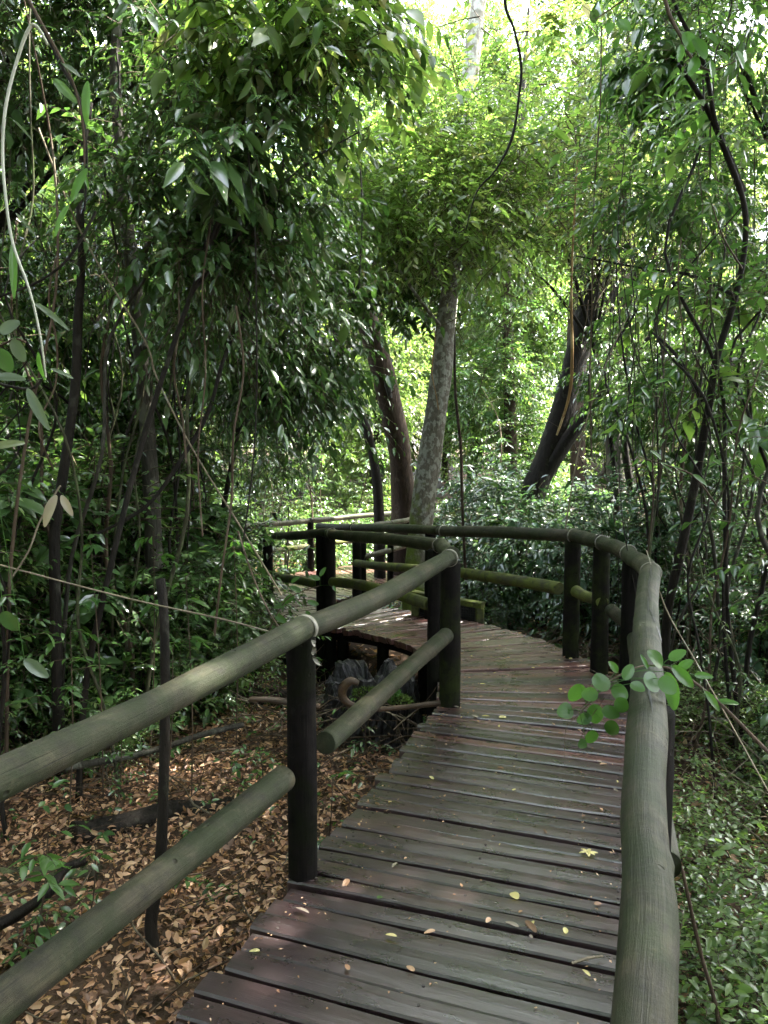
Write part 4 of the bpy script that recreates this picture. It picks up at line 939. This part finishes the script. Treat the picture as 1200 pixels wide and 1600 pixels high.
leafy_sprig('overhead_leaves', 'backlit heart-shaped leaves hanging at the top right', 'branch', px([(1040, -60), (1000, -20), (960, 10), (930, 30)], 3.0), [.005, .004, .003, .002],
    [(925, 15, 932, 38, 3, .85, 'leaf_mid'), (910, 8, 925, 30, 3.05, .8, 'leaf_yellow'), (935, 60, 912, 68, 3, .7), (955, 35, 950, 55, 3, .8), (965, 32, 987, 48, 3, .7), (970, 5, 960, 20, 3, .7), (945, 20, 948, 38, 3, .5), (990, 0, 1000, 22, 3, .7), (905, 40, 903, 58, 3, .8)], 'leaf_fresh', 'r')
leafy_sprig('overhead_twig', 'dark twig with broad green leaves crossing the top right corner', 'branch', px([(1030, -40), (1045, 20), (1065, 60), (1080, 90), (1110, 110), (1150, 95)], 3.4), [.008, .008, .007, .006, .005, .003],
    [(1070, 50, 1085, 85, 3.3, .7), (1085, 60, 1105, 95, 3.3, .7), (1100, 50, 1125, 70, 3.3, .6), (1090, 90, 1075, 120, 3.3, .6), (1120, 80, 1145, 100, 3.3, .7), (1110, 95, 1115, 125, 3.3, .6), (1065, 70, 1060, 100, 3.3, .5), (1130, 60, 1150, 60, 3.3, .6), (1150, 80, 1165, 110, 3.3, .5), (1120, 25, 1140, 45, 3.3, .5)], 'leaf_fresh', 'r')
leafy_sprig('star_leaf_sprig', 'whorl of pale narrow leaves in the right thicket', 'branch', px([(1160, 420), (1130, 370), (1112, 318)], 4.0), [.005, .004, .003],
    [(1112, 318, 1095, 336, 4, .25), (1112, 318, 1108, 340, 4, .25), (1112, 318, 1125, 336, 4, .25), (1112, 318, 1135, 322, 4, .25), (1112, 318, 1092, 318, 4, .25), (1112, 318, 1116, 300, 4, .25)], 'leaf_grey', 'h')
leafy_sprig('bright_sprig', 'bright young leaf sprays in front of the twisted trunk', 'branch', px([(1120, 790), (1085, 745), (1050, 730), (1000, 715)], 4.4), [.006, .005, .004, .002],
    [(1000, 716, 985, 730, 4.4, .3), (1010, 718, 1020, 740, 4.4, .35), (1030, 722, 1055, 738, 4.4, .35), (1035, 720, 1015, 700, 4.4, .3), (1050, 728, 1078, 742, 4.4, .3), (1060, 725, 1080, 705, 4.4, .3), (1080, 740, 1110, 760, 4.4, .3), (1020, 600, 1050, 590, 4.5, .3), (1000, 605, 1020, 625, 4.5, .3), (1045, 590, 1060, 570, 4.5, .3)], 'leaf_fresh', 'h')
leafy_sprig('fern_sprig', 'light green leaf sprays growing over the far deck left of the inner rail', 'plant', px([(420, 985), (445, 940), (470, 925), (500, 915)], 5.6), [.006, .005, .004, .002],
    [(500, 905, 480, 900, 5.6, .5), (500, 900, 510, 885, 5.6, .5), (470, 925, 450, 915, 5.6, .5), (480, 940, 500, 945, 5.6, .5), (460, 930, 440, 945, 5.6, .5), (445, 945, 425, 950, 5.6, .5), (455, 910, 470, 900, 5.6, .5), (520, 915, 525, 925, 5.6, .5), (478, 955, 488, 970, 5.6, .5), (430, 960, 450, 975, 5.6, .5)], 'leaf_fresh', 'r')
# young plants on the left forest floor
rv = random.Random(31)
for i, (u, v, d_, L, lab) in enumerate([(75, 1300, 3.0, .075, 'bright green seedling beside the mossy fallen log'), (150, 1320, 3.1, .07, 'seedling with drooping leaves right of the mossy log'), (340, 1370, 3.6, .06, 'small seedling in the leaf litter between the near rails'), (400, 1150, 4.6, .07, 'fern-like seedling left of the near post'),
        (190, 1160, 4.4, .05, 'seedling under the near handrail'), (270, 1010, 4.5, .06, 'light green sprig above the handrail, left of the post'), (110, 985, 4.2, .06, 'light green sprig above the handrail near the left edge'), (560, 1080, 5.0, .06, 'seedling in the hollow beside the black stump'),
        (520, 1215, 3.7, .05, 'seedling at the foot of the near post'), (60, 1420, 3.0, .05, 'pale seedling at the lower left'), (140, 830, 4.6, .07, 'fresh green sprig under the withered leaves'), (240, 830, 5.0, .07, 'fresh green sprig below the mottled trunk'), (290, 900, 4.6, .06, 'fresh green sprig beside the snapped stem'), (365, 840, 5.2, .07, 'fresh green sprig left of the far rails')]):
    top = at(u, v, d_); g_ = gz(top.x, top.y); b = Vector((top.x+rv.uniform(-.1, .1), top.y, g_-.03)); r = empty('seedling', b, lab, 'plant')
    tube('stem', [Vector((0, 0, 0)), (top-b)*.5+Vector((.02, 0, 0)), top-b], [.005, .004, .002], 'twig_brown', r, 5, smooth_n=4)
    rg_ = np.random.default_rng(i); k = 12; tt = rg_.uniform(max(0, 1-.5/max(.3, (top-b).length)), 1, k); P0 = np.array([tuple((top-b)*x) for x in tt]); an = rg_.uniform(0, 6.28, k)
    V, F, M = sprays(rg_, P0, np.stack([np.cos(an), np.sin(an), rg_.uniform(0, .5, k)], 1), rg_.uniform(.08, .2, k), 5, L, .42, .3, .3, 'h')
    fm = mesh_np('foliage', V, F, M, True); fm.materials.append(MATS['leaf_fresh' if 'green' in lab else 'leaf_mid']); fm.materials.append(MATS['twig_brown']); link('foliage', fm, None, r)

# ------------------------------------------------------------------ stump, logs, roots
b = Vector((-.10, 5.62, gz(-.1, 5.62)))
sr = empty('tree_stump', b, 'wet black hollow tree stump with a jagged top and moss beside the boardwalk', 'stump')
V = []; F = []; ns = 96; rj = random.Random(4)
def nz(a, z, k): return math.sin(a*3+k)*.5+math.sin(a*7+z*4+k*2)*.25+math.sin(a*17+z*9+k*3)*.13+math.sin(a*31-z*13+k)*.08
jag = [-.10*max(0, math.sin(2*PI*k/ns*2+1.2))-.16*max(0, math.sin(2*PI*k/ns*5+.4))**3+rj.uniform(-.022, .022) for k in range(ns)]
ZT = .56
NR = 14
for i in range(NR):
    t = i/(NR-1); r = lerp(.42, .29, t**.5)
    for k in range(ns):
        a = 2*PI*k/ns; rr_ = r*(1+.16*nz(a, t, 1.)+.03*math.sin(a*43+t*20)); zz = lerp(-.15, ZT+jag[k], t)
        V.append((rr_*math.cos(a)*1.15, rr_*math.sin(a)*.85, zz))
for (fr, dz_, kk) in ((.94, .012, 1), (.80, .0, 1), (.64, -.02, .9), (.52, -.10, .6), (.44, -.24, .3), (.30, -.32, 0)):
    for k in range(ns):
        a = 2*PI*k/ns; rr_ = .29*fr*(1+.16*nz(a, 1, 1.)+(.35*nz(a*1.3, 2, 4.) if fr < .7 else 0)); V.append((rr_*math.cos(a)*1.15, rr_*math.sin(a)*.85, ZT+jag[k]*kk+dz_+rj.uniform(-.008, .008)))
R_ = len(V)//ns
for i in range(R_-1):
    for k in range(ns): a = i*ns+k; c_ = i*ns+(k+1) % ns; F.append((a, c_, c_+ns, a+ns))
c_ = len(V); V.append((0, 0, ZT-.34))
for k in range(0, ns, 2): F.append((c_, (R_-1)*ns+(k+2) % ns, (R_-1)*ns+k+1, (R_-1)*ns+k)[::-1])
link('wood', mesh_np('wood', V, F, smooth=False), 'stump_char', sr)
m_ = MATS['stump_char'].node_tree
for nd in m_.nodes:
    if nd.type == 'BSDF_PRINCIPLED': nd.inputs['Roughness'].default_value = .3; nd.inputs['Specular IOR Level'].default_value = .35
def lump(name, c, r, mat, parent, seed=0, n=260):
    """moss cushion: a blob of tiny leaflets"""
    rg_ = np.random.default_rng(seed); u = nrm(rg_.normal(size=(n, 3))); u[:, 2] = abs(u[:, 2]); P0 = u*np.array(r)*rg_.uniform(.7, 1, (n, 1))
    V, F = leaf_arrays(P0, u+rg_.normal(0, .5, (n, 3)), rg_.normal(size=(n, 3)), .03, .014, 'q'); o = link(name, mesh_np(name, V, F), mat, parent); o.location = c; o['kind'] = 'stuff'; return o
for i, (x, y, z) in enumerate([(-.02, -.27, .46), (.12, -.24, .44), (.20, -.2, .38)]): lump('moss', (x, y, z), (.10, .07, .05), 'leaf_fresh' if i == 1 else 'moss_cushion', sr, i)
vine('curled golden-brown root hooking round beside the black stump', px([(560, 1068), (548, 1064), (536, 1075), (537, 1092), (556, 1104), (590, 1108), (640, 1104), (690, 1098)], 4.75, 4.85), [.016, .026, .03, .025, .021, .017, .017, .021], 'root_wood', name='curled_root', cat='root', ns=16)
vine('half-buried brown root left of the near post', px([(390, 1092), (430, 1094), (465, 1100), (500, 1104)], 4.9), [.015, .022, .022, .018], 'root_wood', name='root', cat='root', ns=8)
def fallen(label, a, b, r0, r1, mat, seed, name='fallen_log'):
    P = [Vector(a).lerp(Vector(b), i/6)+Vector((.03*math.sin(i*2.1+seed), .03*math.cos(i*1.3+seed), .012*math.sin(i*1.7+seed))) for i in range(7)]
    p0 = P[0]; o = tube(name, [p-p0 for p in P], [lerp(r0, r1, i/6) for i in range(7)], mat, None, 24, .09, seed, 8, knots=7); o.location = p0
    return tag(o, label, 'log')
def gp(x, y, dz): return (x, y, gz(x, y)+dz)
fallen('thick mossy fallen log at the left edge between the two near rails', gp(-3.0, 3.35, .04), gp(-1.45, 3.72, .02), .08, .055, 'bark_green', 1)
fallen('dark rotten log lying behind the thin dead stem', gp(-1.75, 4.1, .01), gp(-.95, 4.6, .0), .075, .045, 'bark_dark', 2)
fallen('rotten log lying at the lower left corner', gp(-2.0, 2.3, .0), gp(-.9, 2.6, .0), .035, .02, 'bark_dark', 3)
fallen('slender grey fallen branch above the mossy log', gp(-2.6, 4.0, .22), gp(-.9, 4.9, .34), .022, .016, 'bark_grey', 5, 'fallen_branch')
fallen('crooked dark broken branch pointing up at the lower left', gp(-1.75, 2.9, .05), gp(-1.35, 3.35, .25), .035, .02, 'bark_dark', 6, 'fallen_branch')
fallen('dark fallen log in the undergrowth left of the black stump', gp(-2.2, 6.0, .1), gp(-.7, 6.4, .1), .10, .09, 'bark_dark', 7)
fallen('grey cut log lying under the inner edge of the deck behind the stump', gp(-.7, 6.2, .12), gp(-.25, 6.35, .12), .06, .06, 'bark_grey', 8)

# ------------------------------------------------------------------ litter, twigs, groundcover (stuff)
def scatter(n, rng, xr, yr, dens=None):
    P = []
    while len(P) < n:
        x, y = rng.uniform(*xr), rng.uniform(*yr)
        if dens and rng.random() > dens(x, y): continue
        P.append((x, y, gz(x, y)))
    return np.array(P)
rg2 = np.random.default_rng(50)
def litter(name, label, n, xr, yr, L, mat, lift=.03, dens=None, kind='h'):
    P = scatter(n, rg2, xr, yr, dens); P[:, 2] += rg2.uniform(.0, lift, n)
    D = rg2.normal(size=(n, 3)); D[:, 2] *= .35; Nn = np.array([0, 0, 1])+rg2.normal(0, .55, (n, 3)); Ls_ = L*rg2.uniform(.6, 1.3, n)
    V, F = leaf_arrays(P, D, Nn, Ls_, Ls_*rg2.uniform(.35, .6, n), kind)
    return tag(link(name, mesh_np(name, V, F, smooth=False), mat), label, 'leaf litter', kind='stuff')
litter('leaf_litter', 'brown and tan dead leaves covering the forest floor near the railings', 30000, (-4.5, 1.2), (1.2, 7), .05, 'leaf_dry', .06)
litter('leaf_litter', 'crumbled leaf fragments between the dead leaves near the railings', 40000, (-4.0, 1.0), (1.5, 6.5), .026, 'leaf_dry', .04, kind='q')
litter('leaf_litter', 'dead leaves covering the forest floor on the right', 9000, (.9, 5), (1.0, 7.5), .065, 'leaf_dry', .04)
litter('leaf_litter', 'dead leaves covering the forest floor in the distance', 24000, (-9, 9), (6.5, 18), .08, 'leaf_dry', .05, kind='q')
def twigs(name, label, n, xr, yr, mat, zl=(.0, .12), ln=(.2, .7), r=(.002, .006), up=.25, dens=None):
    mb = MB(); rt = random.Random(n)
    for i in range(n):
        while True:
            x, y = rt.uniform(*xr), rt.uniform(*yr)
            if not dens or rt.random() < dens(x, y): break
        a = rt.uniform(0, 6.28); l = rt.uniform(*ln); z = gz(x, y)+rt.uniform(*zl); e = rt.uniform(-.05, up)
        q = [Vector((x, y, z))]; dd = Vector((math.cos(a), math.sin(a), e))
        for k in range(4): dd = dd+Vector((rt.uniform(-.35, .35), rt.uniform(-.35, .35), rt.uniform(-.25, .2))); q.append(q[-1]+dd.normalized()*l/4)
        rr_ = rt.uniform(*r); mb.tube(q, [rr_, rr_, rr_*.8, rr_*.6, rr_*.3], 4)
    return tag(link(name, mb.mesh(name), mat), label, 'twigs', kind='stuff')
twigs('fallen_twigs', 'dead twigs strewn over the left forest floor', 700, (-4, .5), (2.4, 7.2), 'twig_brown', dens=lambda x, y: 1 if y > 4.4 else .35)
twigs('fallen_twigs', 'dead twigs and roots tangled round the black stump', 170, (-1.0, .3), (4.9, 6.1), 'twig_brown', (.0, .35), (.2, .55), (.003, .008), .6)
twigs('fallen_twigs', 'fine dead twigs mixed through the litter near the left rails', 420, (-3.2, .2), (1.8, 4.6), 'twig_brown', (.0, .06), (.1, .4), (.0015, .004), .12)
twigs('fallen_twigs', 'dry brown twigs heaped beyond the outer deck edge', 420, (.9, 2.8), (6.4, 8.4), 'twig_brown', (.05, .35), (.2, .5), up=.8)
twigs('fallen_twigs', 'dry pale bent stems right of the cracked rail', 130, (1.6, 3.6), (3.4, 6.0), 'twig_pale', (0, .4), (.3, .8), (.002, .005), .9)
twigs('fallen_twigs', 'dry brown stems right of the cracked rail', 240, (1.6, 3.8), (3.2, 6.2), 'twig_brown', (0, .3), (.3, .8), (.002, .006), .9)
def groundcover(name, label, n, xr, yr, L, mats, h=(.05, .3), dens=None, kind='h', m=6):
    P = scatter(n, rg2, xr, yr, dens); P[:, 2] += rg2.uniform(*h, n); an = rg2.uniform(0, 6.28, n)
    V, F, M = sprays(rg2, P, np.stack([np.cos(an), np.sin(an), rg2.uniform(-.2, .6, n)], 1), rg2.uniform(.1, .22, n), m, L, .5, .2, .1, kind, tw=.0015)
    me = mesh_np(name, V, F, M, True)
    for k in mats: me.materials.append(MATS[k])
    return tag(link(name, me), label, 'groundcover', kind='stuff')
groundcover('groundcover', 'light green low groundcover right of the near rail', 6500, (.8, 4.2), (2.1, 6.6), .036, ('leaf_light', 'twig_brown'), (.04, .42), lambda x, y: 0 if x < .15+y*.335 else (.12 if math.sin(x*3.1+y*1.3)+math.sin(y*4.3-x*1.7)+.6*math.sin(x*9+y*7) < -.25 else 1))
groundcover('groundcover', 'dark green low groundcover at the lower right', 1500, (.55, 3.0), (1.5, 3.2), .036, ('leaf_mid', 'twig_brown'), (.02, .22), lambda x, y: 1 if x > .1+y*.33 else 0)
groundcover('groundcover', 'scattered small plants in the left leaf litter', 260, (-3.6, .4), (3.0, 6.8), .05, ('leaf_mid', 'twig_brown'), (.03, .25), lambda x, y: 1 if y > 4 or x < -2 else .25)
groundcover('groundcover', 'low plants carpeting the forest floor in the distance', 5000, (-9, 9), (7, 18), .075, ('leaf_mid', 'twig_brown'), (.03, .35), lambda x, y: 0 if onpath(x, y, .05) else 1, 'q')
groundcover('groundcover', 'low dark plants left of the boardwalk', 1600, (-5.5, -1.2), (5.2, 9), .06, ('leaf_dark', 'twig_brown'), (.05, .6))

# ------------------------------------------------------------------ leaves and twigs fallen on the planks
def deckz(x, y):
    return -.01*sm(6.6, 7, y)-.25*sm(7, 9.2, y)-.15*sm(9, 11, y)
def on_deck_leaf(u, v, size, mat, label, kind='h', group=None, wr=.5, rot=None, name='fallen_leaf', curl=.12):
    xs_, ys_ = (u-600)/1200, (800-v)/1200
    ry, rz = math.cos(PITCH)+ys_*math.sin(PITCH), -math.sin(PITCH)+ys_*math.cos(PITCH)
    z0 = 0.006
    for _ in range(3):
        t = (z0-CAM_H)/rz; x, y = xs_*t, ry*t; z0 = deckz(x, y)+.006
    a = rd.uniform(0, 6.28) if rot is None else rot
    o = leaf_obj(name, (x, y, z0+.004), (math.cos(a), math.sin(a), rd.uniform(-.0, curl)), (rd.uniform(-.3, .3), rd.uniform(-.3, .3), 1), size, size*wr, mat, kind)
    return tag(o, label, 'leaf', group)
rd = random.Random(77)
on_deck_leaf(800, 1396, .05, 'leaf_yellow', 'golden yellow curled leaf near the middle of the walk', 'r', wr=.8)
on_deck_leaf(622, 1466, .055, 'leaf_yellow', 'yellow-brown oval leaf on the fifth plank from the bottom', wr=.4, rot=2.7)
on_deck_leaf(752, 1120, .06, 'leaf_yellow', 'pale yellow leaf just past the bend post', wr=.5, rot=0)
on_deck_leaf(778, 1122, .065, 'leaf_yellow', 'pale yellow leaf right of its twin past the bend post', wr=.5, rot=.2)
on_deck_leaf(678, 1220, .055, 'leaf_yellow', 'small pale upright leaf toward the left deck edge', wr=.4, rot=2)
on_deck_leaf(883, 1462, .05, 'leaf_yellow', 'small yellow-green leaf beside the dark curled leaf', wr=.5, rot=1.3)
on_deck_leaf(813, 1452, .07, 'leaf_dead_grey', 'grey withered leaf left of the dark curled leaf', wr=.35, rot=2.4)
on_deck_leaf(840, 1462, .10, 'leaf_brown', 'dark brown curled dead leaf in the lower middle of the walk', wr=.3, rot=1.9)
on_deck_leaf(588, 1405, .03, 'leaf_fresh', 'tiny fresh green leaf on the near planks', wr=.7)
on_deck_leaf(545, 1374, .07, 'leaf_brown', 'brown leaf right of the near post foot', wr=.45)
on_deck_leaf(460, 1420, .075, 'leaf_dead_grey', 'tan leaf at the left plank ends below the near post', wr=.35, rot=-.5)
on_deck_leaf(710, 1160, .06, 'leaf_brown', 'brown leaf close to the foot of the bend post', wr=.5)
# lobed yellow-green leaf
r = None
o_ = on_deck_leaf(918, 1334, .05, 'leaf_yellow', 'pale yellow lobed leaf by the right rail', wr=.45, rot=0)
root = empty('lobed_leaf', o_.location, 'pale yellow lobed leaf by the right rail', 'leaf'); o_.parent = root; o_.location = (0, 0, 0); o_.name = 'lobe'
for k in ('label', 'category'): del o_[k]
for a in (1.0, 2.1, 3.3, 4.6, 5.4): leaf_obj('lobe', (0, 0, .001*a), (math.cos(a), math.sin(a), .08), (0, 0, 1), .042, .02, 'leaf_yellow', 'h', root)
for i in range(150):
    s = rd.uniform(2.6, 13.2); a, b = curve_eval(Ls, s), curve_eval(Rs, s); t = rd.choice([rd.random(), rd.random()**.4, rd.random()**2.2]); p = a.lerp(b, lerp(.03, .97, t))
    an = rd.uniform(0, 6.28); sz = rd.uniform(.022, .055); mt = rd.choice(['leaf_dry', 'leaf_dry', 'leaf_brown', 'leaf_yellow', 'leaf_dead_grey'])
    o = leaf_obj('fallen_leaf', (p.x, p.y, p.z+.009), (math.cos(an), math.sin(an), rd.uniform(0, .25)), (rd.uniform(-.4, .4), rd.uniform(-.4, .4), 1), sz, sz*rd.uniform(.3, .65), mt)
    near = p.y < 5.2
    tag(o, 'small dead leaf lying on the near planks' if near else 'small dead leaf lying on the reddish planks past the bend', 'leaf', 'small dead leaves on the near planks' if near else 'small dead leaves on the reddish planks')
DP = []
for i in range(1500):
    q_ = rd.uniform(2.2, 13); a, b = curve_eval(Ls, q_), curve_eval(Rs, q_); t = rd.choice([rd.random(), rd.random()**3*.2, 1-rd.random()**3*.2]); p = a.lerp(b, lerp(.01, .99, t)); DP.append((p.x, p.y, p.z+rd.uniform(.004, .009)))
DP = np.array(DP); rg3 = np.random.default_rng(8); DD = rg3.normal(size=DP.shape); DD[:, 2] *= .15
V, F = leaf_arrays(DP, DD, np.array([0, 0, 1])+rg3.normal(0, .25, DP.shape), rg3.uniform(.006, .020, len(DP)), rg3.uniform(.003, .010, len(DP)), 'q')
tag(link('leaf_crumbs', mesh_np('leaf_crumbs', V, F), 'leaf_dry'), 'crumbs of dead leaves and bark scattered over the planks', 'leaf litter', kind='stuff')
tw_ = tube('fallen_twig', [Vector((0, 0, 0)), Vector((.06, .02, .004)), Vector((.11, .035, .0))], [.004, .005, .003], 'twig_pale', None, 6); tw_.location = (.60, 2.33, .012); tag(tw_, 'pale straw stick lying right of the dark curled leaf', 'twig')
tw_ = tube('fallen_twig', [Vector((0, 0, 0)), Vector((-.03, .06, .004)), Vector((-.08, .14, .0))], [.003, .004, .003], 'twig_pale', None, 6); tw_.location = (1.43, 5.1, .012); tag(tw_, 'pale stick lying beside the outer posts at the bend', 'twig')

# ------------------------------------------------------------------ tell look-alikes apart by their place
bylab = {}
for o in list(C.objects):
    if o.parent is None and o.get('label'): bylab.setdefault(o['label'], []).append(o)
ORD = ['second', 'third', 'fourth', 'fifth', 'sixth', 'seventh', 'eighth', 'ninth']
for lab, L_ in bylab.items():
    n = len(L_)
    if 2 <= n <= 9 and len(lab.split()) <= 12:
        L_.sort(key=lambda o: o.location.x/max(.5, o.location.y))
        for i, o in enumerate(L_):
            o['label'] = lab+(', leftmost one' if i == 0 else ', rightmost one' if i == n-1 else ', %s from left' % ORD[i-1])
